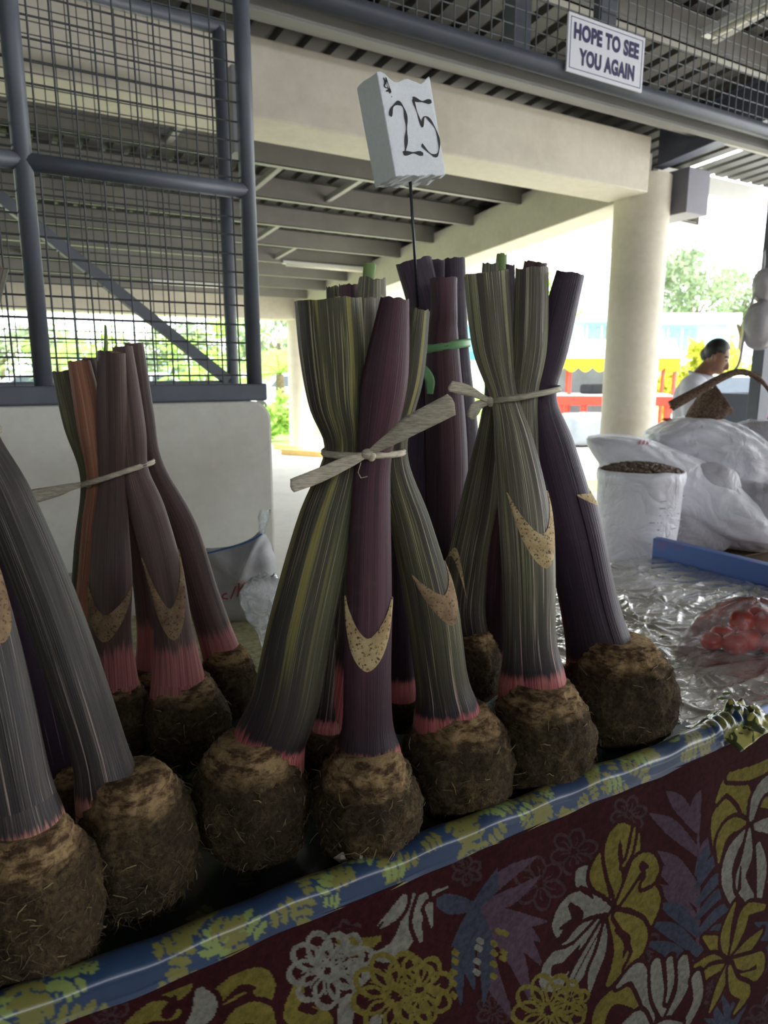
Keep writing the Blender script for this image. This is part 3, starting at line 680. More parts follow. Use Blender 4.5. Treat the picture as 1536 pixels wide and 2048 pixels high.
NU = 30
class Stalk: pass
def stalk(parent, pts, mat, seed=0, flat=(.95, .62, .62), rows=54, lobe=.05, cut=True, name='stalk', v0=0.0):
    s = Stalk(); W = []
    for px, py, hw, Y in pts:
        p = at(px, py, Y); W.append((p.x, p.y, p.z, hw*axdepth(p)/FPX))
    C = catmull(W, rows); s.C = C; s.rows = rows; rnd = random.Random(seed); ph = rnd.uniform(0, 6.3); nl = rnd.choice((2, 3)); V = []; s.fr = []
    for i in range(rows):
        v = i/(rows-1); c = Vector(C[i][:3]); T = (Vector(C[min(i+1, rows-1)][:3])-Vector(C[max(i-1, 0)][:3])).normalized()
        side = (RT - T*RT.dot(T)).normalized(); front = T.cross(side)
        fl = np.interp(v, (0, .5, 1), flat); s.fr.append((c, T, side, front, C[i][3]*(1+(.20*math.exp(-(v/.16)**2) if v0 == 0 and rows > 30 else 0)), fl))
    s.ph, s.nl, s.lobe, s.seed = ph, nl, lobe, seed
    for i in range(rows): V.append([s_pt(s, i/(rows-1), 2*math.pi*k/NU) for k in range(NU)])
    # cut rim, slightly uneven
    top = V[-1]; c, T = s.fr[-1][0], s.fr[-1][1]
    for k in range(NU): top[k] = top[k] + T*(.0035*fbm(math.cos(2*math.pi*k/NU)*2, math.sin(2*math.pi*k/NU)*2, seed*3.1, 2))
    me = uvmesh(name, V, NU, True, lambda a, b_: (a, v0+(1-v0)*b_)); o = link(name, me, mat, parent, True); s.o = o
    if cut:
        m = MB(); r0 = [Vector(p) for p in top]; r1 = [c+(p-c)*.86-T*.002 for p in r0]; r2 = [c+(p-c)*.55-T*.006 for p in r0]
        v = r0+r1+r2+[c-T*.005]; f = []
        for a in (0, NU):
            for k in range(NU): f.append((a+k, a+(k+1)%NU, a+NU+(k+1)%NU, a+NU+k))
        for k in range(NU): f.append((2*NU+k, 2*NU+(k+1)%NU, 3*NU))
        m.add(v, f); m.build('cut_face', M['cut'], o, True)
    return s
def s_pt(s, v, th, off=0.0):
    x = v*(s.rows-1); i = min(int(x), s.rows-2); u = x-i; a, b = s.fr[i], s.fr[i+1]
    c = a[0].lerp(b[0], u); side = a[2].lerp(b[2], u).normalized(); fr = a[3].lerp(b[3], u).normalized(); hw = a[4]*(1-u)+b[4]*u; fl = a[5]*(1-u)+b[5]*u
    g = 1+s.lobe*math.cos(s.nl*th+s.ph+v*1.3)+.035*fbm(math.cos(th)*1.2+s.seed, math.sin(th)*1.2, v*3+s.seed, 2)+.006*math.cos(9*th+s.ph)
    n = side*math.cos(th)*hw*g + fr*math.sin(th)*hw*fl*g
    return c + n + n.normalized()*off
def sheath(s, v0, height, half=1.35, thf=-math.pi/2, mat=None, cutd=.10, thick=.006, vlow=.03, scar='scar'):
    # a cut-back outer leaf base: sleeve with a U-shaped rim whose slanted cut shows pale scar tissue
    n = 26; rows = 16; A = []; B = []
    for k in range(n+1):
        x = -1+2*k/n; th = thf+half*x; ho = v0+height*abs(x)**1.7; hi = ho+cutd*(1-abs(x)**2.2)+.002
        if hi > .95: hi = .95
        A.append([s_pt(s, vlow+(ho-vlow)*j/rows, th, thick*(j/rows)*(.25+.75*(1-x*x))+.0006) for j in range(rows+1)])
        e = A[-1][-1]; q = s_pt(s, hi, th, .0008)
        B.append([e, e.lerp(q, .33)+(e-s_pt(s, ho, th)).normalized()*.0012, e.lerp(q, .66)+(e-s_pt(s, ho, th)).normalized()*.0012, q])
    def g(L, name, m):
        R = len(L[0]); V = [[L[k][j] for k in range(n+1)] for j in range(R)]
        def uvf(a, b_):
            x = -1+2*a; return ((thf+half*x)/(2*math.pi)+.25*0, vlow+(v0+height*abs(x)**1.7-vlow)*b_)
        return link(name, uvmesh(name, V, n+1, False, uvf), m, s.o, True)
    g(A, 'sheath', mat or s.o.data.materials[0]); g(B, 'sheath_scar', M[scar])
def corm(parent, px, py, rx, ry, seed, fib=260, squash=1.0, tilt=(0, 0)):
    rz = .085
    for _ in range(6):
        c = onz(px, py, TZ+rz); d = axdepth(c)/FPX; rz = ry*d*.94
    rr = rx*d; V = []; nu, nv = 84, 64; rnd = random.Random(seed)
    prof = np.array([(0, .0), (.02, .30), (.07, .56), (.16, .80), (.30, .95), (.46, 1.0), (.60, .98), (.72, .90), (.82, .78), (.90, .66), (.96, .58), (1.0, .50)])
    def P(v, th):
        r = np.interp(v, prof[:,0], prof[:,1]); ct, st = math.cos(th), math.sin(th)
        n = 1+.10*fbm(ct*1.3+seed*7, st*1.3, v*2.2+seed, 3)+.06*fbm(ct*5+seed, st*5, v*8, 4)+.03*math.sin(th*2+seed)
        if v > .70: n += .030*math.sin(v*95+2.5*fbm(ct*2, st*2, seed, 2))*min(1, (v-.70)/.08)
        z = TZ+.002+2*rz*v
        return Vector((c.x+tilt[0]*(v-.3)*rr+rr*r*n*ct, c.y+tilt[1]*(v-.3)*rr+rr*r*n*st*squash, z))
    for i in range(nv+1): V.append([P(i/nv, 2*math.pi*k/nu) for k in range(nu)])
    V.append([Vector(c)*0+Vector((c.x+tilt[0]*.7*rr, c.y+tilt[1]*.7*rr, TZ+2*rz*.99))]*nu)
    o = link('corm', uvmesh('corm', V, nu), M['corm'], parent, True)
    for nm, n_, mt, rad, ln in (('root_fibres', fib, M['fibre'], .0006, .7), ('root_fibres', max(8, fib//10), M['palefibre'], .0008, 1.0)):
        m = MB()
        for _ in range(n_):
            v = rnd.uniform(.04, .84)**1.0; th = rnd.uniform(0, 6.283); p = P(v, th); out = Vector((math.cos(th), math.sin(th), .2*(v-.5))).normalized()
            tang = Vector((-math.sin(th), math.cos(th), 0))*rnd.uniform(-1, 1)+Vector((0, 0, rnd.uniform(-1.0, .5))); L = rnd.uniform(.006, .022)*ln*1.5
            pts = [p-out*.001]; d_ = (out*rnd.uniform(.0, .22)+tang).normalized()
            for k in range(3):
                p2 = pts[-1]+d_*L/3; d_ = (d_+Vector((rnd.uniform(-.6,.6), rnd.uniform(-.6,.6), rnd.uniform(-.8,.3)))-out*.28).normalized(); p2.z = max(p2.z, TZ+.004); pts.append(p2)
            m.tube(pts, [rad, rad, rad*.8, rad*.4], 3, cap=False)
        f = m.build(nm, mt, o); tag(f, kind='stuff')
    return o, c, rr, rz
def ribbon(name, pts, mat, parent, nrm=None, n=24, thick=.0012, wave=0.0, fray=0):
    # pts: (Vector, halfwidth, normal)
    C = catmull([(*p, h, *q) for p, h, q in pts], n); m = MB(); v = []; f = []; K = 5
    for i, c in enumerate(C):
        p = Vector(c[:3]); T = (Vector(C[min(i+1, n-1)][:3])-Vector(C[max(i-1, 0)][:3])).normalized(); q = Vector(c[4:7]); q = (q-T*q.dot(T)).normalized(); w = T.cross(q)
        for k in range(K):
            s_ = -1+2*k/(K-1); ex = (fray*math.sin(k*7.3)*.5 if i == n-1 else 0)
            v.append(p+w*c[3]*s_+q*(wave*math.sin(k*2.4+i*.35))+T*ex)
    for i in range(n-1):
        for k in range(K-1): f.append((i*K+k, i*K+k+1, (i+1)*K+k+1, (i+1)*K+k))
    m.add(v, f); o = m.build(name, mat, parent, True); md = o.modifiers.new('solid', 'SOLIDIFY'); md.thickness = thick; md.offset = 0; return o
def waist(name, c, a, bdep, tiltz, hw, mat, parent, tiltb=0):
    m = MB(); n = 48; v = []; f = []
    for k in range(n):
        th = 2*math.pi*k/n; g = 1+.03*math.cos(3*th+1); p = c+RT*a*math.cos(th)*g+FW*bdep*math.sin(th)*g+UP*(tiltz*math.cos(th)+tiltb*math.sin(th)); o_ = (RT*math.cos(th)/a+FW*math.sin(th)/bdep).normalized()
        for dz, do in ((-hw, 0), (-hw*.5, .0016), (0, .0006), (hw*.5, .0016), (hw, 0)): v.append(p+UP*dz+o_*do)
    for k in range(n):
        for j in range(4): f.append((k*5+j, ((k+1)%n)*5+j, ((k+1)%n)*5+j+1, k*5+j+1))
    m.add(v, f); o = m.build(name, mat, parent, True); md = o.modifiers.new('solid', 'SOLIDIFY'); md.thickness = .002; md.offset = 1; return o
t = NT('dry_fibre_tie'); tcx = t.coord('Object', (1, 1, 1)); nn = t.noise(t.coord('Object', (60, 60, 500)), 1, 4, .7)
t.set(Base_Color=t.ramp(nn, [(.3, srgb(150, 140, 118)), (.65, srgb(216, 208, 186))]), Roughness=.75); t.bump(nn, .4, .003); M['tie'] = t.m
M['greentie'] = plain('green_plastic_strip', srgb(124, 178, 122), .4, .1, 30)

# bundle A, front centre
bA = empty('taro_bundle', (.45, .85, TZ), 'front centre taro bundle with striped green and plum stalks and a wide knotted tie', 'taro bundle', 'taro bundles on the tray')
for i, a in enumerate([(505, 1600, 115, 142), (735, 1616, 112, 130), (918, 1524, 113, 122), (652, 1492, 66, 84)]): corm(bA, *a, seed=10+i, fib=900 if i < 3 else 160)
cA2 = [c for c in bA.children if c.name.startswith('corm')][1]
bm_ = bmesh.new(); bm_.from_mesh(cA2.data); from_bvh = __import__('mathutils.bvhtree', fromlist=['BVHTree']).BVHTree.FromBMesh(bm_); bm_.free()
ph_ = [from_bvh.ray_cast(Vector((0, 0, CAMZ)), ray(x_, y_).normalized())[0] for x_, y_ in ((666,1716),(684,1704),(712,1706),(726,1712),(722,1726),(700,1730),(680,1726))]
if all(p is not None for p in ph_): m = MB(); m.add([p-ray(700, 1716).normalized()*.004 for p in ph_], [tuple(range(7))]); tag(m.build('cut_patch', plain('white_taro_flesh', srgb(190, 182, 168), .7, .1, 90), cA2), 'white cut patch low on the corm')
sA1 = stalk(bA, [(532,1530,62,.895),(542,1478,64,.895),(572,1400,66,.90),(602,1250,64,.915),(650,1050,56,.935),(688,905,40,.945),(672,800,58,.94),(664,700,68,.935),(656,598,70,.93)], M['st_green'], 1)
sA2 = stalk(bA, [(735,1545,56,.895),(735,1495,55,.895),(735,1440,46,.897),(735,1330,44,.90),(738,1180,44,.91),(742,1000,38,.922),(749,905,34,.923),(770,760,44,.915),(790,596,28,.91)], M['st_plum'], 2)
sheath(sA2, .375, .115, 1.35, mat=M['st_plum'], cutd=.052, thick=.007, vlow=.1)
sA3 = stalk(bA, [(897,1460,60,.985),(891,1412,58,.985),(880,1350,51,.985),(858,1200,50,.98),(822,1050,42,.97),(786,905,30,.955),(815,750,34,.95),(834,618,27,.945)], M['st_green'], 3)
sheath(sA3, .39, .10, 1.1, -math.pi/2+.65, cutd=.05, vlow=.1, scar='scardark')
stalk(bA, [(662,1450,34,1.065),(690,1250,34,1.03),(700,1080,36,1.0),(712,905,32,.972),(716,750,48,.962),(716,596,48,.953)], M['st_olive'], 4)
stalk(bA, [(650,1450,36,1.05),(656,1400,36,1.05),(680,1200,40,1.03),(728,905,30,1.0),(736,750,38,.995),(744,556,27,.985)], M['st_olive'], 5)
stalk(bA, [(736,560,11,.985),(738,545,12,.985),(740,528,12,.985)], M['shoot'], 6, rows=8, name='shoot')
stalk(bA, [(705,1100,24,1.05),(716,905,24,1.02),(705,740,26,1.01),(697,570,20,1.0)], M['st_plum'], 7, rows=30, v0=.5)
stalk(bA, [(690,1100,20,1.06),(705,905,20,1.03),(680,740,22,1.025),(668,573,15,1.02)], M['st_green'], 8, rows=30, v0=.5)
stalk(bA, [(800,1390,30,1.12),(800,1320,30,1.11),(795,1150,32,1.06),(775,905,24,1.01),(770,740,26,1.0),(768,600,18,.99)], M['st_dark'], 9, rows=36)
corm(bA, 800, 1400, 55, 75, seed=15, fib=80)
ct = at(726, 903, .955)
waist('tie', ct, .0545, .050, 0, .0032, M['tie'], bA)
nF = -FW
k0 = at(735, 908, .896)
m = MB(); m.ell(k0, (.009, .007, .007), 12, 8); m.ell(k0+RT*.005-UP*.002, (.006, .006, .008), 10, 7); m.build('tie_knot', M['tie'], bA, True)
ribbon('tie_tail', [(k0, .003, nF), (at(775, 882, .885), .008, nF+UP*.4), (at(820, 852, .872), .0125, nF+UP*.1), (at(905, 808, .86), .0135, nF)], M['tie'], bA, wave=.0012, fray=.006)
ribbon('tie_tail', [(k0, .003, nF), (at(700, 922, .885), .0075, nF), (at(640, 950, .875), .0095, nF-UP*.2), (at(583, 972, .865), .0085, nF)], M['tie'], bA, wave=.001, fray=.004)
m = MB(); m.tube([at(722, 925, .885), at(716, 945, .88), at(722, 956, .878), at(735, 953, .878)], .0006, 5); m.build('loose_fibre', M['tie'], bA)

# bundle B, right
bB = empty('taro_bundle', (.88, .89, TZ), 'rightmost tall bundle of taro with grey olive stalks, beside the plastic sheet', 'taro bundle', 'taro bundles on the tray')
for i, a in enumerate([(1082, 1478, 105, 126), (1238, 1388, 107, 120), (945, 1335, 60, 85), (1010, 1330, 50, 66)]): corm(bB, *a, seed=20+i, fib=900 if i < 2 else 160)
sB1 = stalk(bB, [(1070,1400,58,1.065),(1066,1345,57,1.065),(1060,1270,50,1.07),(1058,1150,51,1.085),(1050,1020,51,1.11),(1030,890,40,1.15),(1010,795,28,1.17),(988,690,42,1.165),(974,545,46,1.15)], M['st_olive'], 11)
sheath(sB1, .39, .14, 1.2, -math.pi/2+.4, cutd=.06, vlow=.1)
sB2 = stalk(bB, [(1208,1350,62,1.215),(1200,1300,60,1.215),(1176,1200,54,1.215),(1143,1050,54,1.21),(1106,900,46,1.2),(1084,795,30,1.19),(1106,690,34,1.18),(1142,545,29,1.17)], M['st_dark'], 12)
sheath(sB2, .455, .03, .9, -.35, cutd=.02, vlow=.12)
stalk(bB, [(1080,1330,28,1.27),(1070,1150,28,1.24),(1062,1000,26,1.2),(1052,900,30,1.195),(1048,795,29,1.18),(1060,690,36,1.165),(1064,536,34,1.155)], M['st_olive'], 13)
sB3 = stalk(bB, [(938,1320,44,1.36),(936,1270,42,1.36),(928,1200,45,1.34),(942,1100,42,1.31),(962,1000,39,1.28),(990,795,22,1.22),(985,690,30,1.22),(985,528,20,1.22)], M['st_olive'], 14)
sheath(sB3, .42, -.10, 1.0, -math.pi/2-1.0, cutd=.02, vlow=.12)
stalk(bB, [(992,1330,32,1.36),(992,1270,30,1.36),(1000,1100,28,1.3),(1035,800,22,1.24),(1042,690,24,1.235),(1072,524,22,1.23)], M['st_plum'], 15)
stalk(bB, [(1030,800,18,1.23),(1015,690,22,1.225),(1012,530,18,1.22)], M['st_dark'], 16, rows=30, v0=.5)
stalk(bB, [(1003,548,10,1.215),(1003,530,11,1.215),(1004,508,10,1.215)], M['shoot'], 17, rows=8, name='shoot')
ct = at(1045, 789, 1.195); waist('tie', ct, .0585, .055, .0105, .0037, M['tie'], bB)
k0 = at(982, 803, 1.17); m = MB(); m.ell(k0, (.008, .007, .009), 12, 8); m.build('tie_knot', M['tie'], bB, True)
ribbon('tie_tail', [(k0, .004, nF), (at(962, 793, 1.16), .005, nF), (at(932, 780, 1.15), .009, nF), (at(900, 772, 1.14), .0085, nF)], M['tie'], bB, wave=.001, fray=.005)
ribbon('tie_tail', [(k0, .003, nF), (at(962, 808, 1.165), .007, nF), (at(950, 818, 1.16), .010, nF-UP*.3), (at(942, 836, 1.16), .006, nF)], M['tie'], bB, wave=.0015, fray=.006)

# bundle C, dark purple one behind, carrying the price spike
bC = empty('taro_bundle', onz(860, 1380, TZ), 'dark purple bundle of taro behind the front one, bound with green strips', 'taro bundle', 'taro bundles on the tray')
for i, a in enumerate([(845, 1335, 55, 72), (905, 1320, 56, 74)]): corm(bC, *a, seed=30+i, fib=60)
stalk(bC, [(842,1280,40,1.42),(838,1100,40,1.42),(838,900,44,1.42),(860,690,34,1.42),(828,522,36,1.42)], M['st_dark'], 21)
stalk(bC, [(895,1280,36,1.40),(893,1100,36,1.39),(893,900,40,1.385),(884,690,32,1.38),(888,625,26,1.37),(887,556,27,1.365)], M['st_plum'], 22)
stalk(bC, [(905,1280,30,1.44),(918,1050,32,1.43),(925,900,33,1.42),(912,690,24,1.42),(909,517,20,1.42)], M['st_dark'], 23)
stalk(bC, [(870,1280,30,1.47),(868,900,32,1.46),(878,690,24,1.45),(872,520,22,1.45)], M['st_dark'], 24)
ct = at(886, 694, 1.415); waist('tie', ct, .050, .052, .008, .0075, M['greentie'], bC)
ribbon('tie_tail', [(at(838, 728, 1.36), .005, nF), (at(850, 742, 1.355), .0085, nF), (at(860, 762, 1.355), .009, nF), (at(860, 788, 1.36), .006, nF)], M['greentie'], bC)

# bundle D, left rear, pink feet
bD = empty('taro_bundle', onz(320, 1480, TZ), 'left rear bundle of taro with brown stalks and bright pink feet before the half wall', 'taro bundle', 'taro bundles on the tray')
for i, a in enumerate([(375, 1440, 80, 100), (238, 1440, 64, 98), (458, 1368, 58, 80), (306, 1392, 52, 62), (150, 1440, 52, 62)]): corm(bD, *a, seed=40+i, fib=420)
sD1 = stalk(bD, [(357,1400,44,1.12),(355,1345,44,1.12),(345,1250,36,1.125),(325,1130,36,1.13),(295,1020,34,1.14),(270,940,26,1.145),(262,850,28,1.14),(245,694,20,1.15)], M['st_brown'], 31)
sheath(sD1, .257, .2, 1.3, -math.pi/2+.25, cutd=.075, vlow=.12, scar='scardark')
sD2 = stalk(bD, [(230,1400,42,1.13),(228,1350,41,1.13),(222,1250,39,1.13),(222,1150,42,1.13),(222,1050,35,1.14),(225,955,27,1.14),(224,850,31,1.13),(223,703,28,1.12)], M['st_brown'], 32)
sheath(sD2, .257, .15, 1.35, -math.pi/2, cutd=.07, vlow=.12, scar='scardark')
stalk(bD, [(455,1340,36,1.31),(440,1296,36,1.3),(402,1180,33,1.28),(362,1050,31,1.25),(305,930,22,1.2),(284,830,24,1.19),(268,686,18,1.18)], M['st_brown'], 33)
stalk(bD, [(160,1400,26,1.22),(172,1260,26,1.2),(182,1150,26,1.19),(190,1050,26,1.17),(196,960,22,1.155),(182,850,28,1.145),(158,722,22,1.14)], M['st_rust'], 34)
stalk(bD, [(145,1400,22,1.25),(160,1260,22,1.23),(168,1100,20,1.21),(176,960,15,1.19),(152,850,24,1.18),(126,742,22,1.18)], M['st_green'], 35)
stalk(bD, [(308,1350,34,1.29),(304,1260,30,1.28),(285,1100,30,1.24),(240,950,24,1.2),(200,850,26,1.2),(178,718,22,1.2)], M['st_brown'], 36)
stalk(bD, [(210,712,4,1.16),(212,690,4,1.16),(211,650,2.2,1.16)], M['shoot'], 37, rows=8, name='shoot', cut=False)
ct = at(237, 946, 1.165); waist('tie', ct, .0575, .050, .0185, .0034, M['tie'], bD)
k0 = at(176, 968, 1.14); m = MB(); m.ell(k0, (.006, .006, .007), 10, 7); m.build('tie_knot', M['tie'], bD, True)
ribbon('tie_tail', [(k0, .004, nF), (at(150, 972, 1.13), .005, nF), (at(110, 983, 1.12), .009, nF+UP*.2), (at(58, 995, 1.11), .012, nF)], M['tie'], bD, wave=.0016, fray=.008)

# bundle E, front left, cut by the frame
bE = empty('taro_bundle', onz(150, 1900, TZ), 'frontmost left bundle of taro with thick sooty grey stalks, cut off by the picture edge', 'taro bundle', 'taro bundles on the tray')
for i, a in enumerate([(278, 1682, 116, 158), (72, 1812, 126, 186)]): corm(bE, *a, seed=50+i, fib=1100)
stalk(bE, [(228,1640,62,.80),(216,1578,62,.80),(198,1500,56,.802),(160,1380,56,.81),(97,1200,55,.83),(15,1000,52,.85),(-50,860,42,.86),(-66,700,45,.86),(-30,522,46,.85)], M['st_soot'], 41, flat=(.95, .8, .6))
sE2 = stalk(bE, [(60,1720,66,.69),(52,1650,66,.69),(30,1560,62,.695),(-5,1400,62,.715),(-48,1230,60,.745),(-110,1000,52,.79),(-135,860,42,.83),(-140,700,45,.83),(-150,522,46,.83)], M['st_soot'], 42, flat=(.95, .8, .6))
sheath(sE2, .45, .10, 1.1, -math.pi/2+.9, cutd=.06, vlow=.2, scar='scardark')
stalk(bE, [(120,1640,45,.93),(95,1500,46,.92),(30,1250,46,.90),(-60,1000,40,.88),(-110,850,36,.88),(-100,560,36,.88)], M['st_dark'], 43)
corm(bE, 140, 1600, 60, 90, seed=54, fib=60)
ct = at(-95, 860, .85); waist('tie', ct, .053, .042, .0, .0035, M['tie'], bE)

# price sign: broken foam block on a spike in bundle C
M['foam'] = plain('polystyrene', srgb(232, 236, 240), .7, .04, 160, bump=.5); M['ink'] = plain('black_marker', srgb(22, 22, 24), .6, .1); M['spike'] = plain('dark_spike', srgb(34, 34, 40), .35, .1)
sY = 1.34
base = at(826, 366, sY); sp0 = at(836, 560, 1.40)
ps = empty('price_sign', sp0, 'white foam block price sign marked 25 on a dark spike', 'sign')
upv = (at(796, 195, sY) - at(826, 366, sY)).normalized()
yawv = math.radians(36); xd = (RT*math.cos(yawv) + FW*math.sin(yawv)); xd = (xd - upv*xd.dot(upv)).normalized(); nd = xd.cross(upv)   # nd points to the viewer side
fw_, fh_, fd_ = .118, .162, .062
P0 = at(822, 366, sY) + upv*.0
m = MB(); n = 14; V = {}
rnd = random.Random(3)
def fp(i, j, k):
    x = (i/n-.5)*fw_; z = (j/n)*fh_; y = (k/5-.5)*fd_
    if j == n: z += .006*math.sin(i*.9+1) - .008*math.exp(-((i-7)/3.0)**2) + rnd.uniform(-.0015, .0015)
    if j == 0: z += rnd.uniform(0, .005)
    edge = (i in (0, n)) + (j in (0, n)) + (k in (0, 5))
    s_ = .99 if edge >= 2 else 1
    return P0 + xd*x*s_ + nd*y*s_ + upv*z
pts = {}; fl = []
def vid(i, j, k):
    if (i, j, k) not in pts: pts[(i, j, k)] = len(m.v); m.v.append(tuple(fp(i, j, k)))
    return pts[(i, j, k)]
for i in range(n):
    for j in range(n):
        m.f.append((vid(i,j,5), vid(i+1,j,5), vid(i+1,j+1,5), vid(i,j+1,5))); m.f.append((vid(i,j,0), vid(i,j+1,0), vid(i+1,j+1,0), vid(i+1,j,0)))
for i in range(n):
    for k in range(5):
        m.f.append((vid(i,0,k), vid(i+1,0,k), vid(i+1,0,k+1), vid(i,0,k+1))); m.f.append((vid(i,n,k), vid(i,n,k+1), vid(i+1,n,k+1), vid(i+1,n,k)))
        m.f.append((vid(0,i,k), vid(0,i,k+1), vid(0,i+1,k+1), vid(0,i+1,k))); m.f.append((vid(n,i,k), vid(n,i+1,k), vid(n,i+1,k+1), vid(n,i,k+1)))
m.m = [0]*len(m.f); bevel(m.build('foam_block', M['foam'], ps), .002, 2)
m = MB(); m.tube([sp0-UP*.05, P0+upv*.01], .0028, 8); m.build('spike', M['spike'], ps, True)
def ink(P, hw, name):
    # flat marker stroke on the sign's face; P in face fractions (x from left, z from bottom)
    C = catmull(P, max(8, len(P)*5)); v = []; f = []; mm = MB()
    for i, c in enumerate(C):
        d = C[min(i+1, len(C)-1)]-C[max(i-1, 0)]; d = d/(np.linalg.norm(d)+1e-9); w = hw*(.75+.4*math.sin(i*.7))
        for s_ in (-1, 1):
            x, z = (c[0]-.5)*fw_-d[1]*w*s_, c[1]*fh_+d[0]*w*s_
            v.append(P0+xd*x+upv*z+nd*(fd_/2+.0006))
    for i in range(len(C)-1): f.append((2*i, 2*i+1, 2*i+3, 2*i+2))
    mm.add(v, f); mm.build(name, M['ink'], ps)
ink([(.10,.60),(.17,.69),(.30,.735),(.38,.68),(.38,.55),(.33,.40),(.27,.27),(.23,.235)], .00337, 'numeral_stroke'); ink([(.22,.235),(.42,.245),(.60,.235)], .00350, 'numeral_stroke')
ink([(.58,.79),(.76,.765),(.94,.775)], .00350, 'numeral_stroke'); ink([(.58,.78),(.62,.65),(.67,.505)], .00225, 'numeral_stroke'); ink([(.67,.51),(.74,.61),(.84,.585),(.94,.47),(.95,.33),(.87,.225),(.74,.24),(.60,.33)], .00262, 'numeral_stroke')
ink([(.10,.925),(.16,.95),(.09,.89),(.17,.86),(.10,.84)], .0015, 'dollar_stroke'); ink([(.10,.97),(.14,.90),(.17,.82)], .0014, 'dollar_stroke'); ink([(.14,.975),(.17,.90),(.19,.83)], .0014, 'dollar_stroke'); ink([(.185,.795),(.195,.788)], .0012, 'dollar_stroke')
# ------------------------------------------------------------------ right-hand side: sacks, pods, basket, tomatoes, person
def sackmat(name, c, d):
    t = NT(name); vec = t.coord(); w1 = t.noise(vec, 8, 3, .5, .7); w2 = t.noise(vec, 160, 2)
    ab = t.new('Math', operation='SUBTRACT'); ab.inputs[1].default_value = .5; t.c(w1, ab.inputs[0]); a2 = t.new('Math', operation='ABSOLUTE'); t.c(ab.outputs[0], a2.inputs[0])
    t.set(Base_Color=t.mix(t.ramp(t.noise(vec, 4, 5), [(.4, B0), (.7, W1)]), c, d), Roughness=.45); b1 = t.bump(a2.outputs[0], .5, .05); return t.m
M['sackwhite'] = sackmat('woven_white_sack', srgb(236, 236, 242), srgb(214, 212, 220)); M['sackgrey'] = sackmat('grey_woven_sack', srgb(200, 198, 204), srgb(172, 168, 174))  # second weave is the same cloth in a greyer tone
from mathutils.bvhtree import BVHTree
def on_surface(obj):
    bm_ = bmesh.new(); bm_.from_mesh(obj.data); T_ = BVHTree.FromBMesh(bm_); bm_.free(); o0 = Vector((0, 0, CAMZ))
    def hit(px, py):
        d = ray(px, py).normalized(); h = T_.ray_cast(o0, d)
        return None if h[0] is None else h[0]-d*.007
    return hit
M['redink'] = plain('faded_red_print', srgb(196, 110, 120), .6, .2, 60)
M['blueink'] = plain('faded_blue_print', srgb(164, 168, 188), .6, .2, 60)
# sacks: rounded boxes with soft folds
def superell(c, r, e1, e2, rot, seed, wr=.05, wf=3.0, nu=112, nv=72, sag=0.0, zmin=None, pinch=0.0):
    V = []
    sg = lambda x, e: math.copysign(abs(x)**e, x)
    for i in range(nv+1):
        ph = -math.pi/2+math.pi*i/nv; row = []
        for k in range(nu):
            th = 2*math.pi*k/nu
            p = Vector((r[0]*sg(math.cos(ph), e1)*sg(math.cos(th), e2), r[1]*sg(math.cos(ph), e1)*sg(math.sin(th), e2), r[2]*sg(math.sin(ph), e1)))
            q = p.copy(); n = p.normalized()
            d = wr*.20*r[2]*fbm(q.x*wf/.45+seed, q.y*wf/.45, q.z*wf/.45, 2) - wr*.22*r[2]*abs(fbm(q.x*wf*.9/.3, q.y*wf*2.2/.3+seed, q.z*wf*2.2/.3, 2))
            d += wr*.10*r[2]*(abs(math.sin(q.x*19/(r[0]*3)+q.y*31+q.z*23+2.5*fbm(q.x*4, q.y*4+seed, q.z*4, 2)))-.5) - wr*.16*r[2]*max(0, .35-abs(fbm(q.x*7+seed, q.y*11, q.z*9, 2)))
            p += n*d; p.z *= 1-pinch*min(1, abs(p.x/r[0]))**3; p.z -= sag*(p.x/r[0])**2*r[0]
            p = Vector(c)+rot @ p
            if zmin is not None and p.z < zmin: p.z = zmin+(p.z-zmin)*.04
            row.append(p)
        V.append(row)
    return V
bench_z = .72
bn = empty('low_bench', (2.9, 1.7, 0), 'low brown wooden bench under the piled sacks', 'bench')
for i in range(6):
    m = MB(); y0 = .95+.235*i; m.box((2.24, y0, bench_z-.03), (3.7, y0+.225, bench_z)); bevel(m.build('plank', M['wood'], bn), .003)
for x in (2.3, 3.6):
    for y in (1.02, 2.25): m = MB(); m.box((x-.03, y-.03, 0), (x+.03, y+.03, bench_z-.03)); m.build('leg', M['wood'], bn)

# open sack of dark pods
pc = at(1278, 1000, 2.80); pr_ = 80*axdepth(pc)/FPX
ztop = at(1278, 945, 2.72).z
op = empty('open_sack', (pc.x, pc.y, bench_z), 'open white sack with a rolled rim, brim full of dark pods', 'sack')
m = MB(); nu = 56; v = []; f = []; prof = [(0, bench_z+.002), (.86, bench_z+.002), (.93, bench_z+.03), (.97, bench_z+.16), (1.0, ztop-.06), (1.035, ztop-.045), (1.05, ztop-.02), (1.03, ztop), (.97, ztop+.004), (.93, ztop-.012), (.93, ztop-.05)]
for r_, z_ in prof:
    for k in range(nu):
        a = 2*math.pi*k/nu; g = 1+.035*fbm(math.cos(a)*2, math.sin(a)*2, z_*7, 3)+.012*math.sin(a*9+z_*20); v.append((pc.x+pr_*r_*g*math.cos(a), pc.y+pr_*r_*g*math.sin(a), z_+.01*fbm(math.cos(a), math.sin(a), 4, 2)*(z_ > ztop-.08)))
for i in range(len(prof)-1):
    for k in range(nu): f.append((i*nu+k, i*nu+(k+1)%nu, (i+1)*nu+(k+1)%nu, (i+1)*nu+k))
m.add(v, f); m.build('sack_body', M['sackwhite'], op, True)
M['pod'] = plain('dark_pod', srgb(92, 74, 58), .6, .5, 40)
m = MB(); rnd = random.Random(9)
m.ell((pc.x, pc.y, ztop-.035), (pr_*.93, pr_*.93, .04), 24, 8)
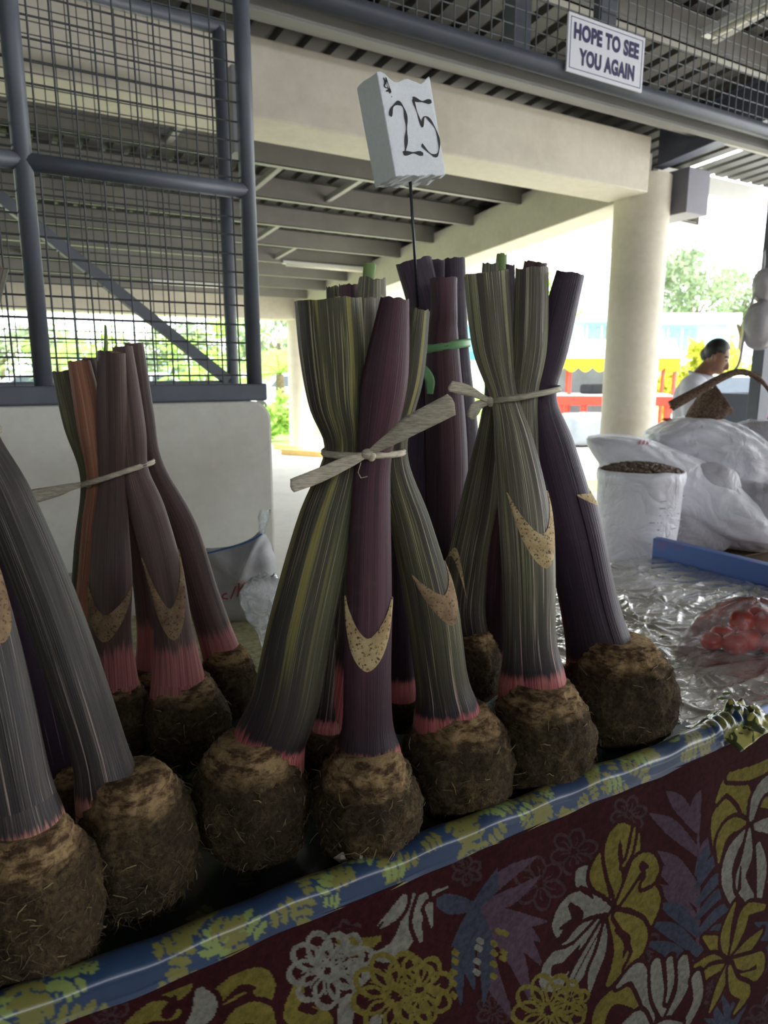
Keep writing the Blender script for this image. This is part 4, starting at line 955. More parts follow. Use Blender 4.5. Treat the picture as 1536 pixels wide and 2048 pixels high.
for _ in range(700):
    a = rnd.uniform(0, 6.283); r_ = pr_*.9*math.sqrt(rnd.random()); h = ztop-.012+.03*(1-(r_/pr_)**2)
    q = Matrix.Rotation(rnd.uniform(0, 3.1), 3, 'Z') @ Matrix.Rotation(rnd.uniform(-.6, .6), 3, 'X')
    m.ell((pc.x+r_*math.cos(a), pc.y+r_*math.sin(a), h+rnd.uniform(0, .008)), (.016, .009, .007), 6, 4, rot=q)
pod = m.build('dried_pods', M['pod'], op, True); tag(pod, 'dark brown dried pods', kind='stuff')
# blurred print lines on the open sack
m = MB()
for row in range(7):
    z_ = bench_z+.10+row*.028; a = 3.9+rnd.uniform(0, .4)
    while a < 5.4:
        da = rnd.uniform(.03, .16)
        if rnd.random() < .4:
            pts = []
            for aa, zz in ((a, z_), (a+da, z_), (a+da, z_+.004), (a, z_+.004)): pts.append((pc.x+pr_*1.03*math.cos(aa), pc.y+pr_*1.03*math.sin(aa), zz))
            m.add(pts, [(0, 1, 2, 3)])
        a += da+.05
tag(m.build('faded_print', M['blueink'], op), kind='stuff')

def sack(label, c, r, rotz, roty, seed, mat, e=(.6, .55), wr=.28, group='sacks piled on the bench', zmin=None, prints=(), wf=2.2, pinch=0.0):
    rot = (Matrix.Rotation(rotz, 3, 'Z') @ Matrix.Rotation(roty, 3, 'Y'))
    t = empty('sack', (c[0], c[1], c[2]-r[2]), label, 'sack', group)
    V = superell(c, r, e[0], e[1], rot, seed, wr, wf, zmin=zmin, pinch=pinch); link('sack_body', uvmesh('sack_body', V, 112), mat, t, True)
    # gathered seam at one end
    m = MB(); n = 20; v = []; f = []
    for i in range(n):
        y = (-1+2*i/(n-1))*r[1]*.8
        for k, x in enumerate((.93, 1.02, 1.10)): v.append(Vector(c)+rot @ Vector((r[0]*x, y, .02*math.sin(i*2.1+k)*k+.012*k)))
    for i in range(n-1):
        for k in range(2): f.append((i*3+k, i*3+k+1, (i+1)*3+k+1, (i+1)*3+k))
    m.add(v, f); o = m.build('sewn_end', mat, t, True); md = o.modifiers.new('solid', 'SOLIDIFY'); md.thickness = .004
    return t, rot
# upright grey sacks on the bench
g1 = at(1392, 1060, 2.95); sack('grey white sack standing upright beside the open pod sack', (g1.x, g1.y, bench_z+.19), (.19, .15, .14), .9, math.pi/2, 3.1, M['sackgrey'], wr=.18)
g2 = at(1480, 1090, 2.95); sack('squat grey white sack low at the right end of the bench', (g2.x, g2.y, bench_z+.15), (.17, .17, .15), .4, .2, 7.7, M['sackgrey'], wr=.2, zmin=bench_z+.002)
# the long sack slumped on top
cL = at(1365, 975, 3.0); dirv = (at(1530, 1060, 2.85)-at(1200, 890, 3.05)); rz_ = math.atan2(dirv.y, dirv.x); ry_ = math.asin(-dirv.z/dirv.length)
tL, rL = sack('long white sack with red print slumped diagonally over the pile', cL, (.46, .20, .135), rz_, ry_, 11.3, M['sackwhite'], e=(.75, .6), wr=.42, wf=1.8, pinch=.7)
cT = at(1420, 905, 3.25); tT, rT = sack('bulging white sack on top of the pile beneath the basket', cT, (.30, .26, .16), rz_+.1, ry_*.5, 15.9, M['sackwhite'], e=(.8, .7), wr=.5, wf=1.8, pinch=.6)
cR = at(1530, 1010, 3.25); sack('grey white sack at the right end of the pile', (cR.x, cR.y, bench_z+.27), (.27, .24, .22), .5, math.pi/2, 19.2, M['sackgrey'], e=(.7, .6), wr=.3)
hit = on_surface(tL.children[0])
for quad in [[(1278+i*8, 881), (1283+i*8, 880), (1281+i*8, 888), (1276+i*8, 889)] for i in range(8)] + [[(1322, 866), (1346, 864), (1346, 869), (1322, 871)], [(1432, 912), (1456, 922), (1450, 934), (1428, 924)]]:
    P_ = [hit(*q) for q in quad]
    if all(p is not None for p in P_): m = MB(); m.add(P_, [(0, 1, 2, 3)]); m.build('red_print', M['redink'], tL)
M['basket'] = NT('woven_brown_basket'); t = M['basket']; vec = t.coord('Object', (1, 1, 1)); wv = t.noise(t.coord('Object', (90, 90, 160)), 1, 3, .6)
t.set(Base_Color=t.ramp(wv, [(.35, srgb(70, 54, 44)), (.65, srgb(124, 100, 80))]), Roughness=.85); t.bump(wv, .6, .006); M['basket'] = t.m
# coconut-leaf basket lying on the sacks: a deep woven cone with an arched handle
bk = empty('woven_basket', at(1410, 830, 3.25), 'brown woven leaf basket with an arched handle lying on the sacks', 'basket')
ax0 = at(1376, 842, 3.28); ax1 = at(1450, 796, 3.22)
m = MB(); n = 28; rows = 18; v = []; f = []
axv = (ax1-ax0); axn = axv.normalized(); sd = axn.cross(FW).normalized(); fr = axn.cross(sd)
for i in range(rows):
    u_ = i/(rows-1); r_ = .034+.062*math.sin(min(1, u_*1.15)*math.pi*.62)
    for k in range(n):
        a = 2*math.pi*k/n; g = 1+.05*math.sin(a*7+i*1.3)
        v.append(ax0+axv*(u_*1.0)+sd*math.cos(a)*r_*g*.75+fr*math.sin(a)*r_*g)
for i in range(rows-1):
    for k in range(n): f.append((i*n+k, i*n+(k+1)%n, (i+1)*n+(k+1)%n, (i+1)*n+k))
v.append(ax0-axn*.012); L0 = len(v)-1
for k in range(n): f.append((L0, (k+1)%n, k))
m.add(v, f); o = m.build('basket_body', M['basket'], bk, True); md = o.modifiers.new('solid', 'SOLIDIFY'); md.thickness = .008
m = MB(); hp = [at(1342, 812, 3.12), at(1395, 783, 3.11), at(1440, 757, 3.10), at(1478, 744, 3.10), at(1510, 752, 3.10), at(1534, 775, 3.10), at(1552, 810, 3.12)]
C = catmull([tuple(p) for p in hp], 40); m.tube([Vector(c) for c in C], [.020*(1-i/39)**1.3+.006 for i in range(40)], 8); m.build('handle', M['basket'], bk, True)
for k in range(7):
    m = MB(); m.tube([Vector(c)+Vector((0, 0, .012*math.sin(k+i*.9)))+RT*.008*math.cos(k*2+i*.7) for i, c in enumerate(C[:30])], .0028, 5); m.build('plaited_strand', M['basket'], bk, True)
# red lining scrap by the basket
hT = on_surface([c for c in tT.children if c.name.startswith('sack_body')][0]); q = next((h for h in (hT(1338, y) for y in range(826, 900, 4)) if h is not None), at(1335, 835, 3.0))
crumple('red_scrap', tuple(q+FW*.02), (.035, .02, .02), 5.5, plain('red_plastic', srgb(190, 60, 56), .4, .1), 'scrap of red plastic between the basket and the top sack', 'plastic scrap', 12)

# clear bag of tomatoes
def clear(name, tint=(.95, .97, .98, 1), alpha=.25, rough=.15, white=.35):
    t = NT(name); tr = t.new('BsdfTransparent', Color=tint); gl = t.new('BsdfGlossy', Roughness=rough); df = t.new('BsdfTranslucent', Color=(.9, .92, .94, 1)); dd = t.new('BsdfDiffuse', Color=(.85, .87, .9, 1))
    fr = t.new('Fresnel', IOR=1.5); m1 = t.new('MixShader'); m2 = t.new('MixShader'); m3 = t.new('MixShader', Fac=.5)
    vec = t.coord(); nn = t.noise(vec, 30, 5, .7, 1.0); rr_ = t.ramp(nn, [(.4, (alpha*.3,)*3+(1,)), (.72, (white,)*3+(1,))])
    t.c(df.outputs[0], m3.inputs[1]); t.c(dd.outputs[0], m3.inputs[2]); t.c(rr_, m1.inputs[0]); t.c(tr.outputs[0], m1.inputs[1]); t.c(m3.outputs[0], m1.inputs[2])
    t.c(fr.outputs[0], m2.inputs[0]); t.c(m1.outputs[0], m2.inputs[1]); t.c(gl.outputs[0], m2.inputs[2]); t.c(m2.outputs[0], t.o.inputs['Surface'])
    b_ = t.new('Bump', Strength=.6, Distance=.01); t.c(nn, b_.inputs['Height']); t.c(b_.outputs[0], gl.inputs['Normal']); t.c(b_.outputs[0], fr.inputs['Normal']); return t.m
M['clear'] = clear('clear_plastic_bag', alpha=.12, white=.36); M['milky'] = clear('milky_plastic_bag', alpha=.6, white=.8)
M['tomato'] = plain('tomato_skin', srgb(214, 62, 36), .3, .15, 12); M['calyx'] = plain('tomato_leaf', srgb(90, 110, 50), .6, .2, 40)
tz = TZ+.004; tc_ = onz(1490, 1262, TZ+.05)
tspots = [(-.085, -.01, .026), (-.045, .02, .030), (-.04, -.035, .031), (.005, -.01, .032), (.01, .045, .030), (.05, -.045, .032), (.055, .01, .033), (.10, -.02, .031), (.10, .04, .03), (-.01, .0, -.030), (.04, -.02, -.031), (.05, .03, -.03), (.085, .0, -.03)]
TL = ['small orange tomato in the bag corner nearest the taro', 'second tomato from the taro side at the back of the bag', 'second tomato from the taro side at the front of the bag', 'tomato in the middle of the bag bottom', 'tomato at the middle back of the bag', 'front tomato right of the middle of the bag', 'tomato right of the middle at the bag bottom', 'rightmost front tomato in the bag', 'rightmost rear tomato in the bag', 'leftmost of the four tomatoes on the top layer', 'front middle tomato on the top layer', 'rear middle tomato on the top layer', 'rightmost of the four tomatoes on the top layer']
for i, (dx, dy, r_) in enumerate(tspots):
    up_ = 1 if r_ < 0 else 0; r_ = abs(r_); c = Vector((tc_.x, tc_.y, 0))+RT*dx+FW*dy; c.z = tz+r_*.88+up_*.048
    tt_ = empty('tomato', (c.x, c.y, c.z-r_*.88), TL[i], 'tomato', 'tomatoes in the clear bag')
    m = MB(); nu, nv = 20, 14; v = []; f = []
    for a in range(nv+1):
        ph = math.pi*a/nv
        for k in range(nu):
            th = 2*math.pi*k/nu; rr_ = r_*math.sin(ph)*(1+.03*math.cos(5*th)); zz = -r_*.88*math.cos(ph); 
            if a > nv-3: zz -= r_*.10*(a-nv+3)/3
            v.append(c+Vector((rr_*math.cos(th), rr_*math.sin(th), zz)))
    for a in range(nv):
        for k in range(nu): f.append((a*nu+k, a*nu+(k+1)%nu, (a+1)*nu+(k+1)%nu, (a+1)*nu+k))
    m.add(v, f); m.build('flesh', M['tomato'], tt_, True)
    m = MB()
    for k in range(5):
        a = k*1.257+i; p0 = c+UP*(r_*.80); p1 = p0+Vector((math.cos(a), math.sin(a), .1))*r_*.45; w_ = Vector((-math.sin(a), math.cos(a), 0))*r_*.08
        m.add([p0-w_, p0+w_, p1], [(0, 1, 2)])
    m.build('calyx', M['calyx'], tt_)
V = []; nu, nv = 64, 22
cb_ = Vector((tc_.x, tc_.y, tz))+RT*.02
for i in range(nv+1):
    u_ = i/nv; row = []
    for k in range(nu):
        th = 2*math.pi*k/nu; rx_, ry_ = .155, .105; z_ = .128*u_; s_ = (1-u_**2.2)**.5 if u_ < 1 else 0; s_ = max(.06, s_)
        g = 1+.10*fbm(math.cos(th)*1.5, math.sin(th)*1.5, u_*2+3, 2)+.05*abs(math.sin(th*9+u_*3))*u_
        cor = 1+.30*max(0, math.cos(th-math.pi-.25))**8*(1-u_)
        row.append(cb_+RT*rx_*s_*g*cor*math.cos(th)+FW*ry_*s_*g*math.sin(th)+UP*(z_+.012*fbm(math.cos(th)*3, math.sin(th)*3, u_*4, 2)*u_))
    V.append(row)
bg = link('plastic_bag', uvmesh('plastic_bag', V, nu), M['clear'], None, True); tag(bg, 'clear plastic bag stretched over red tomatoes at the right table edge', 'bag')
# a few green scraps on the sheet
M['leafbit'] = plain('wilted_leaf', srgb(96, 116, 50), .6, .3, 60)
for i, (px, py) in enumerate(((1452, 1388), (1326, 1274), (1444, 1398))):
    p = onz(px, py, TZ+.006); m = MB(); m.add([p+RT*-.012, p+FW*.004+UP*.003, p+RT*.012+UP*.002, p-FW*.004], [(0, 3, 2, 1)])
    o = m.build('leaf_scrap', M['leafbit']); o.modifiers.new('solid', 'SOLIDIFY').thickness = .0006
    tag(o, ('torn green leaf scrap on the plastic near the tomatoes', 'small wilted leaf scrap on the creased plastic behind the right taro', 'tiny green leaf scrap touching a bigger one')[i], 'leaf')

# sacks and bags at the back left of the table
M['greysack'] = stained('grey_plastic_sack', srgb(178, 178, 178), srgb(150, 148, 146), .4, .55, 4, .15)
ck = at(468, 1165, 1.83)
cks = empty('tied_sack', (ck.x, ck.y, TZ), 'pale grey sack marked in red, tied with blue string, before the half wall', 'sack')
m = MB(); n = 34
outl = [(392,1248),(390,1180),(392,1120),(408,1098),(430,1096),(462,1092),(500,1078),(523,1062),(540,1085),(552,1120),(556,1180),(552,1238)]
cx_, cy_ = 474, 1165
OL = catmull([(x, y, 0) for x, y in outl+[outl[0]]], 60)[:-1]
for sgn in (-1, 1):
    rings = []
    for j in range(9):
        u_ = j/8; ring = []
        for x, y, _ in OL:
            px = cx_+(x-cx_)*u_; py = cy_+(y-cy_)*u_; d = .055*math.sqrt(max(0, 1-u_**2.4))*(1+.25*fbm(px*.02, py*.02, 3, 2))+.006*fbm(px*.06, py*.06, 9, 2)
            ring.append(at(px, py, 1.85+sgn*d))
        rings.append(ring)
    K = len(OL); v = [p for r_ in rings for p in r_]; f = []
    for j in range(8):
        for k in range(K): q = (j*K+k, j*K+(k+1)%K, (j+1)*K+(k+1)%K, (j+1)*K+k); f.append(q if sgn < 0 else tuple(reversed(q)))
    m.add(v, f)
m.build('sack_body', M['greysack'], cks, True)
M['bluestring'] = plain('blue_string', srgb(70, 120, 180), .6, .1)
m = MB(); C = catmull([tuple(at(x, y, 1.80)) for x, y in ((393,1110),(415,1106),(440,1100),(470,1092),(500,1082),(524,1068))], 24); m.tube([Vector(c) for c in C], .0025, 6); m.build('string', M['bluestring'], cks, True)
m = MB(); v = []; f = []
C = [(523,1068,.007),(526,1050,.010),(527,1035,.014),(531,1020,.012)]
V = []
for x, y, r_ in C: V.append([at(x, y, 1.84)+RT*r_*math.cos(a)*(1+.3*math.sin(3*a))+FW*r_*.6*math.sin(a) for a in np.linspace(0, 6.283, 13)[:-1]])
link('gathered_neck', uvmesh('gathered_neck', V, 12), M['milky'], cks, True)
def hand_stroke(P, Y, hw, mat, parent, name):
    mm = MB(); C = catmull([(x, y, 0) for x, y in P], 14); v = []; f = []
    for i, c in enumerate(C):
        d = C[min(i+1, 13)]-C[max(i-1, 0)]; d = d/(np.linalg.norm(d)+1e-9)
        for s_ in (-1, 1): v.append(ckhit(c[0]-d[1]*hw*s_, c[1]+d[0]*hw*s_) or at(c[0], c[1], Y))
    for i in range(13): f.append((2*i, 2*i+1, 2*i+3, 2*i+2))
    mm.add(v, f); mm.build(name, mat, parent)
ckhit = on_surface([c for c in cks.children if c.name.startswith('sack_body')][0])
M['redmark'] = plain('red_marker', srgb(150, 70, 74), .6, .1)
for P in ([(454,1187),(446,1190),(446,1196),(456,1198)], [(472,1172),(467,1184),(461,1198)], [(478,1166),(477,1180),(475,1194)], [(490,1164),(484,1174),(478,1180)], [(478,1180),(484,1186),(490,1192)]): hand_stroke(P, 1.768, 1.6, M['redmark'], cks, 'marker_stroke')
# thin clear bag beside the front stalk
V = []
for x, y, r_ in ((528,1290,.006),(526,1262,.012),(522,1235,.030),(524,1205,.044),(527,1180,.050),(530,1160,.040),(533,1150,.018)):
    V.append([at(x, y, 1.60)+RT*r_*math.cos(a)*(1+.18*math.sin(3*a+y))+FW*r_*.6*math.sin(a)+UP*.006*math.sin(4*a+y) for a in np.linspace(0, 6.283, 25)[:-1]])
o = link('empty_plastic_bag', uvmesh('empty_plastic_bag', V, 24), M['milky'], None, True); tag(o, 'crumpled clear plastic bag between the grey sack and the front taro', 'bag')
zb = at(528, 1290, 1.60).z
# pale blue-white bag low by the wall at the left
cb2 = at(140, 1175, 1.70); V = superell((cb2.x, cb2.y, TZ+.09), (.10, .07, .09), .7, .7, Matrix.Identity(3), 4.4, .25, 2.0, 32, 20, zmin=TZ+.003)
o = link('knotted_bag', uvmesh('knotted_bag', V, 32), M['milky'], None, True); tag(o, 'small bluish white plastic bag against the half wall behind the rear bundle', 'bag')

# steel post with hanging bags at the right edge
pp = at(1521, 760, 3.55)
m = MB(); m.box((pp.x-.045, pp.y-.03, 0), (pp.x+.045, pp.y+.03, 2.5)); o = bevel(m.build('steel_post', M['steelpaint']), .004); tag(o, 'grey steel post at the right picture edge', 'post')
M['bagpale'] = stained('pale_plastic_carrier', srgb(190, 184, 186), srgb(160, 150, 152), .5, .45, 9, .3)
hb = empty('hanging_bag', at(1520, 700, 3.3), 'pale crumpled plastic bags hanging from the steel post', 'bag')
for (x, y, r_, s_) in ((1533, 570, .065, 2), (1522, 650, .085, 5)):
    c = at(x, y, 3.35); V = superell(c, (r_, r_*.8, r_*1.25), .8, .9, Matrix.Identity(3), s_*3.3, .45, 1.5, 40, 26); link('bag_body', uvmesh('bag_body', V, 40), M['bagpale'], hb, True)
m = MB(); C = catmull([tuple(at(x, y, 3.34)) for x, y in ((1528,500),(1526,540),(1505,600),(1490,660),(1480,720),(1470,740))], 20); m.tube([Vector(c) for c in C], .006, 6); m.build('hanging_strap', M['bagpale'], hb, True)
# packets on a rack behind the post
rk = [(1512, 815, (214, 180, 90)), (1528, 822, (190, 60, 80)), (1516, 860, (230, 214, 160)), (1530, 872, (80, 90, 150)), (1514, 905, (200, 110, 130)), (1530, 915, (60, 60, 70))]
rt_ = empty('goods_rack', at(1525, 1100, 4.3), 'dark rack of shelves behind the steel post', 'rack')
rc = at(1530, 880, 4.3)
for (lo, hi) in (((-.35, .12), (.35, .14)),): 
    m = MB(); m.box((rc.x-.35, rc.y+.14, 0), (rc.x+.4, rc.y+.16, 1.35)); m.build('rack_back', M['rafter'], rt_)
shz = [at(1520, y, 4.3).z for y in (838, 888, 935)]
for z_ in shz: m = MB(); m.box((rc.x-.35, rc.y-.12, z_-.015), (rc.x+.4, rc.y+.14, z_)); m.build('shelf', M['rafter'], rt_)
for sx_ in (-.33, .38): m = MB(); m.box((rc.x+sx_-.015, rc.y-.12, 0), (rc.x+sx_+.015, rc.y+.14, 1.35)); m.build('rack_side', M['rafter'], rt_)
cols = ['yellow', 'crimson', 'cream', 'blue', 'pink', 'black']; lev = ['top', 'top', 'middle', 'middle', 'bottom', 'bottom']
for i, (x, y, c) in enumerate(rk):
    p = at(x, y, 4.3); z_ = shz[i//2]; t_ = empty('packet', (p.x, p.y, z_), f'{cols[i]} packet on the {lev[i]} shelf of the dark rack', 'packet', 'packets on the dark rack')
    m = MB(); m.box((p.x-.028, p.y-.02, z_), (p.x+.028, p.y+.02, z_+.085)); bevel(m.build('pouch', plain(cols[i]+'_packet', srgb(*c), .35, .1), t_), .012, 3)
    m = MB(); m.box((p.x-.026, p.y-.004, z_+.08), (p.x+.026, p.y+.004, z_+.10)); m.build('crimped_top', M['fascia'], t_)

# ------------------------------------------------------------------ person in white shirt, head bowed
def blob_mesh(name, caps, voxel=.011, smooth=6):
    m = MB()
    for (a, ra, b_, rb) in caps:
        a, b_ = Vector(a), Vector(b_); d = b_-a; n = 7
        if d.length < 1e-5: m.ell(a, ra if isinstance(ra, tuple) else (ra,)*3, 20, 14); continue
        pts = []; rs_ = []
        for i in range(-4, 1): an = math.pi/2*(-i/4); pts.append(a-d.normalized()*ra*math.sin(an)*.98); rs_.append(max(.0015, ra*math.cos(an)))
        for i in range(1, n): pts.append(a+d*i/n); rs_.append(ra+(rb-ra)*i/n)
        for i in range(0, 5): an = math.pi/2*i/4; pts.append(b_+d.normalized()*rb*math.sin(an)*.98); rs_.append(max(.0015, rb*math.cos(an)))
        m.tube(pts, rs_, 16)
    me = m.mesh(name+'_src'); ob = bpy.data.objects.new(name+'_src', me); COL.objects.link(ob)
    md = ob.modifiers.new('r', 'REMESH'); md.mode = 'VOXEL'; md.voxel_size = voxel
    sm_ = ob.modifiers.new('s', 'SMOOTH'); sm_.factor = .5; sm_.iterations = smooth
    dg = bpy.context.evaluated_depsgraph_get(); dg.update(); out = bpy.data.meshes.new_from_object(ob.evaluated_get(dg)); out.name = name
    bpy.data.objects.remove(ob); bpy.data.meshes.remove(me); return out
M['skin'] = plain('brown_skin', srgb(128, 88, 66), .5, .08, 12); M['shirt'] = plain('white_shirt_cloth', srgb(214, 214, 222), .8, .04, 10)
M['hair'] = plain('black_hair', srgb(24, 22, 24), .5, .3, 60); M['trouser'] = plain('dark_trousers', srgb(50, 48, 54), .85, .1)
hc = at(1428, 707, 5.0)
fx = (RT*.86 - FW*.51).normalized(); lx = UP.cross(fx)        # facing; left-hand side
foot = Vector((hc.x, hc.y, 0)) - fx*.10
H0 = lambda f_, l_, z_: foot + fx*f_ + lx*l_ + UP*z_
RB = Matrix.Rotation(.42, 3, lx)
def H(f_, l_, z_):
    p = H0(f_, l_, z_)
    if z_ > hz_-.10 and f_ > .03: pv = H0(.06, 0, hz_-.06); p = pv + RB @ (p-pv)
    return p
hz_ = hc.z
pe = empty('person', foot, 'person in a white short-sleeved shirt standing head bowed behind the sacks', 'person')
nk = H(.02, 0, hz_-.17)
caps = [(H(.10, 0, hz_+.005), (.078, .078, .105), H(.10, 0, hz_+.005), 0), (H(.125, 0, hz_-.04), (.06, .055, .07), H(.125, 0, hz_-.04), 0),
        (H(.09, 0, hz_-.06), .055, nk, .062), (H(.185, 0, hz_-.015), .012, H(.196, 0, hz_-.045), .016), (H(.16, 0, hz_-.085), .022, H(.172, 0, hz_-.082), .018),
        (H(.09, .078, hz_-.01), (.016, .012, .030), H(.09, .078, hz_-.01), 0), (H(.09, -.078, hz_-.01), (.016, .012, .030), H(.09, -.078, hz_-.01), 0),
        (H(0, .10, hz_-.24), .085, H(0, -.10, hz_-.24), .085), (H(0, .07, hz_-.30), .12, H(.01, .06, hz_-.62), .11), (H(0, -.07, hz_-.30), .12, H(.01, -.06, hz_-.62), .11),
        (H(0, .08, hz_-.68), .12, H(0, -.08, hz_-.68), .12)]
for s_ in (-1, 1):
    sh, el, wr_ = H(.0, .18*s_, hz_-.25), H(.05, .235*s_, hz_-.52), H(.26, .13*s_, hz_-.62)
    caps += [(sh, .058, el, .044), (el, .042, wr_, .028), (wr_, .028, wr_+fx*.07-UP*.015, .034)]
    pm = wr_+fx*.075-UP*.015
    for k in range(4): q = pm+lx*(.021-.014*k)+fx*.01; caps.append((q, .0095, q+fx*(.045-.004*abs(k-1.2))-UP*.02, .008)); caps.append((q+fx*(.045-.004*abs(k-1.2))-UP*.02, .008, q+fx*.06-UP*.05, .007))
    caps.append((wr_+fx*.02-lx*s_*.02, .011, wr_+fx*.07-lx*s_*.045-UP*.01, .009))
    hp_, kn, an_ = H(0, .085*s_, hz_-.72), H(.03, .095*s_, .46), H(.0, .095*s_, .09)
    caps += [(hp_, .095, kn, .062), (kn, .06, an_, .042), (H(.0, .095*s_, .045), .043, H(.17, .105*s_, .03), .030)]
link('body', blob_mesh('body', caps, .0085, 4), M['skin'], pe, True)
caps = [(H(0, .11, hz_-.235), .098, H(0, -.11, hz_-.235), .098), (H(0, .075, hz_-.30), .138, H(.015, .07, hz_-.72), .135), (H(0, -.075, hz_-.30), .138, H(.015, -.07, hz_-.72), .135), (H(.02, 0, hz_-.30), .13, H(.03, 0, hz_-.66), .12)]
for s_ in (-1, 1): caps.append((H(0, .175*s_, hz_-.25), .078, H(.035, .225*s_, hz_-.44), .072))
link('shirt', blob_mesh('shirt', caps, .011, 6), M['shirt'], pe, True)
m = MB(); v = []; f = []; n = 24
for i, (r_, dz) in enumerate(((.078, -.175), (.085, -.155), (.088, -.135), (.080, -.150))):
    for k in range(n): a = 2*math.pi*k/n; v.append(H(.03+r_*math.cos(a), r_*.95*math.sin(a), hz_+dz+.02*(-math.cos(a))))
for i in range(3):
    for k in range(n): f.append((i*n+k, i*n+(k+1)%n, (i+1)*n+(k+1)%n, (i+1)*n+k))
m.add(v, f); m.build('collar', M['shirt'], pe, True)
caps = [(H(0, .085, hz_-.72), .125, H(0, -.085, hz_-.72), .125)]
for s_ in (-1, 1): caps += [(H(0, .085*s_, hz_-.74), .108, H(.03, .095*s_, .46), .078), (H(.03, .095*s_, .46), .078, H(0, .095*s_, .10), .068)]
link('trousers', blob_mesh('trousers', caps, .013, 5), M['trouser'], pe, True)
caps = [(H(.082, 0, hz_+.035), (.090, .086, .088), H(.082, 0, hz_+.035), 0), (H(.055, .0, hz_-.0), (.055, .078, .06), H(.055, 0, hz_-.0), 0)]
me = blob_mesh('hair', caps, .007, 3)
bm = bmesh.new(); bm.from_mesh(me)
pv = H0(.06, 0, hz_-.06); RI = RB.inverted()
def unb(p): return pv + RI @ (p-pv)
dl = [v for v in bm.verts if (unb(v.co)-H0(.10, 0, hz_)).dot(fx) > .045 and unb(v.co).z < hz_+.075 or ((unb(v.co)-H0(.10, 0, hz_)).dot(fx) > -.005 and unb(v.co).z < hz_+.035)]
bmesh.ops.delete(bm, geom=dl, context='VERTS'); bm.to_mesh(me); bm.free()
link('hair', me, M['hair'], pe, True)
for s_ in (-1, 1):
    m = MB(); m.ell(H(.168, .032*s_, hz_-.002), (.011, .011, .006), 10, 8); m.build('eye', M['hair'], pe, True)
    m = MB(); m.tube([H(.172, .015*s_, hz_+.022), H(.168, .035*s_, hz_+.026), H(.155, .052*s_, hz_+.02)], .005, 6); m.build('eyebrow', M['hair'], pe, True)
m = MB(); m.tube([H(.172, .024, hz_-.068), H(.18, 0, hz_-.066), H(.172, -.024, hz_-.068)], .005, 6); m.build('lips', plain('lips', srgb(120, 72, 64), .5, .05), pe, True)
# ------------------------------------------------------------------ outdoors
def leafy(name, c, r, n, size, mat, label, cat, group, trunk=None, seed=0, shell=.55, tm=None):
    rs = np.random.RandomState(seed); t = empty(name, (c[0], c[1], 0), label, cat, group)
    ncl = max(6, n//90); cl = rs.normal(size=(ncl, 3)); cl /= np.linalg.norm(cl, axis=1)[:, None]; cl *= (rs.uniform(shell, 1, (ncl, 1)))
    base = cl[rs.randint(0, ncl, n)] + rs.normal(scale=.16, size=(n, 3)); P = base*np.array(r)+np.array(c)
    d = rs.normal(size=(n, 3)); d /= np.linalg.norm(d, axis=1)[:, None]; e = np.cross(d, rs.normal(size=(n, 3))); e /= np.linalg.norm(e, axis=1)[:, None]; s = size*rs.uniform(.6, 1.3, (n, 1))
    V = np.stack([P-d*s, P+e*s*.4, P+d*s, P-e*s*.4], 1).reshape(-1, 3)
    V[:, 2] = np.maximum(V[:, 2], -.02)
    me = bpy.data.meshes.new('foliage'); me.from_pydata(V.tolist(), [], np.arange(n*4).reshape(-1, 4).tolist()); f = link('foliage', me, mat, t); tag(f, kind='stuff')
    if trunk:
        m = MB(); top = Vector(c); m.tube([Vector((c[0], c[1], -.05)), Vector((c[0]+.1, c[1], c[2]*.5)), top], [trunk, trunk*.8, trunk*.4], 10)
        for k in range(5):
            a = k*1.3; m.tube([Vector((c[0], c[1], c[2]*.55)), top+Vector((math.cos(a)*r[0]*.5, math.sin(a)*r[1]*.5, r[2]*.2))], [trunk*.4, trunk*.12], 6)
        m.build('trunk', M['bark'], t, True)
    return t
def leafmat(name, c1, c2):
    t = NT(name); oi = t.new('NewGeometry'); t.set(Base_Color=t.ramp(oi.outputs['Random Per Island'], [(0, c1), (1, c2)]), Roughness=.55)
    tr = t.new('BsdfTranslucent'); t.c(t.b.inputs['Base Color'].links[0].from_socket, tr.inputs['Color']); mx = t.new('MixShader', Fac=.4); t.c(t.b.outputs[0], mx.inputs[1]); t.c(tr.outputs[0], mx.inputs[2]); t.c(mx.outputs[0], t.o.inputs['Surface']); return t.m
M['bark'] = plain('bark', srgb(110, 96, 80), .9, .3, 20, bump=.5)
M['lf_dark'] = leafmat('dusty_green_leaves', srgb(120, 138, 108), srgb(160, 174, 142)); M['lf_mid'] = leafmat('fresh_leaves', srgb(140, 184, 80), srgb(196, 222, 130)); M['lf_yel'] = leafmat('croton_leaves', srgb(150, 184, 70), srgb(238, 222, 90)); M['lf_palm'] = leafmat('palm_leaf', srgb(140, 190, 70), srgb(190, 222, 120))
def gpos(px, Y): p = at(px, 760, Y); return p.x, p.y
# big rain tree right, its neighbour
for (px, py, Y, rr, n, lab, sd) in ((1385, 570, 50, (3.3, 3.2, 2.5), 2600, 'spreading grey green tree right of the round column', 1), (1490, 590, 60, (3.2, 3.0, 2.2), 2000, 'paler grey green tree partly behind the hanging bags', 2)):
    p = at(px, py, Y); leafy('rain_tree', (p.x, p.y, p.z), rr, n, .26, M['lf_dark'], lab, 'tree', 'trees behind the stalls', .28, sd)
for (px, py, Y, rr, n, lab, sd) in ((1100, 600, 26, (1.2, 1.2, 1.3), 900, 'small bright green tree between the two tied bundles', 3), (935, 600, 22, (1.2, 1.2, 1.4), 900, 'bright green tree just left of the right bundle', 4)):
    p = at(px, py, Y); leafy('shade_tree', (p.x, p.y, p.z), rr, n, .13, M['lf_mid'], lab, 'tree', 'trees behind the stalls', .12, sd)
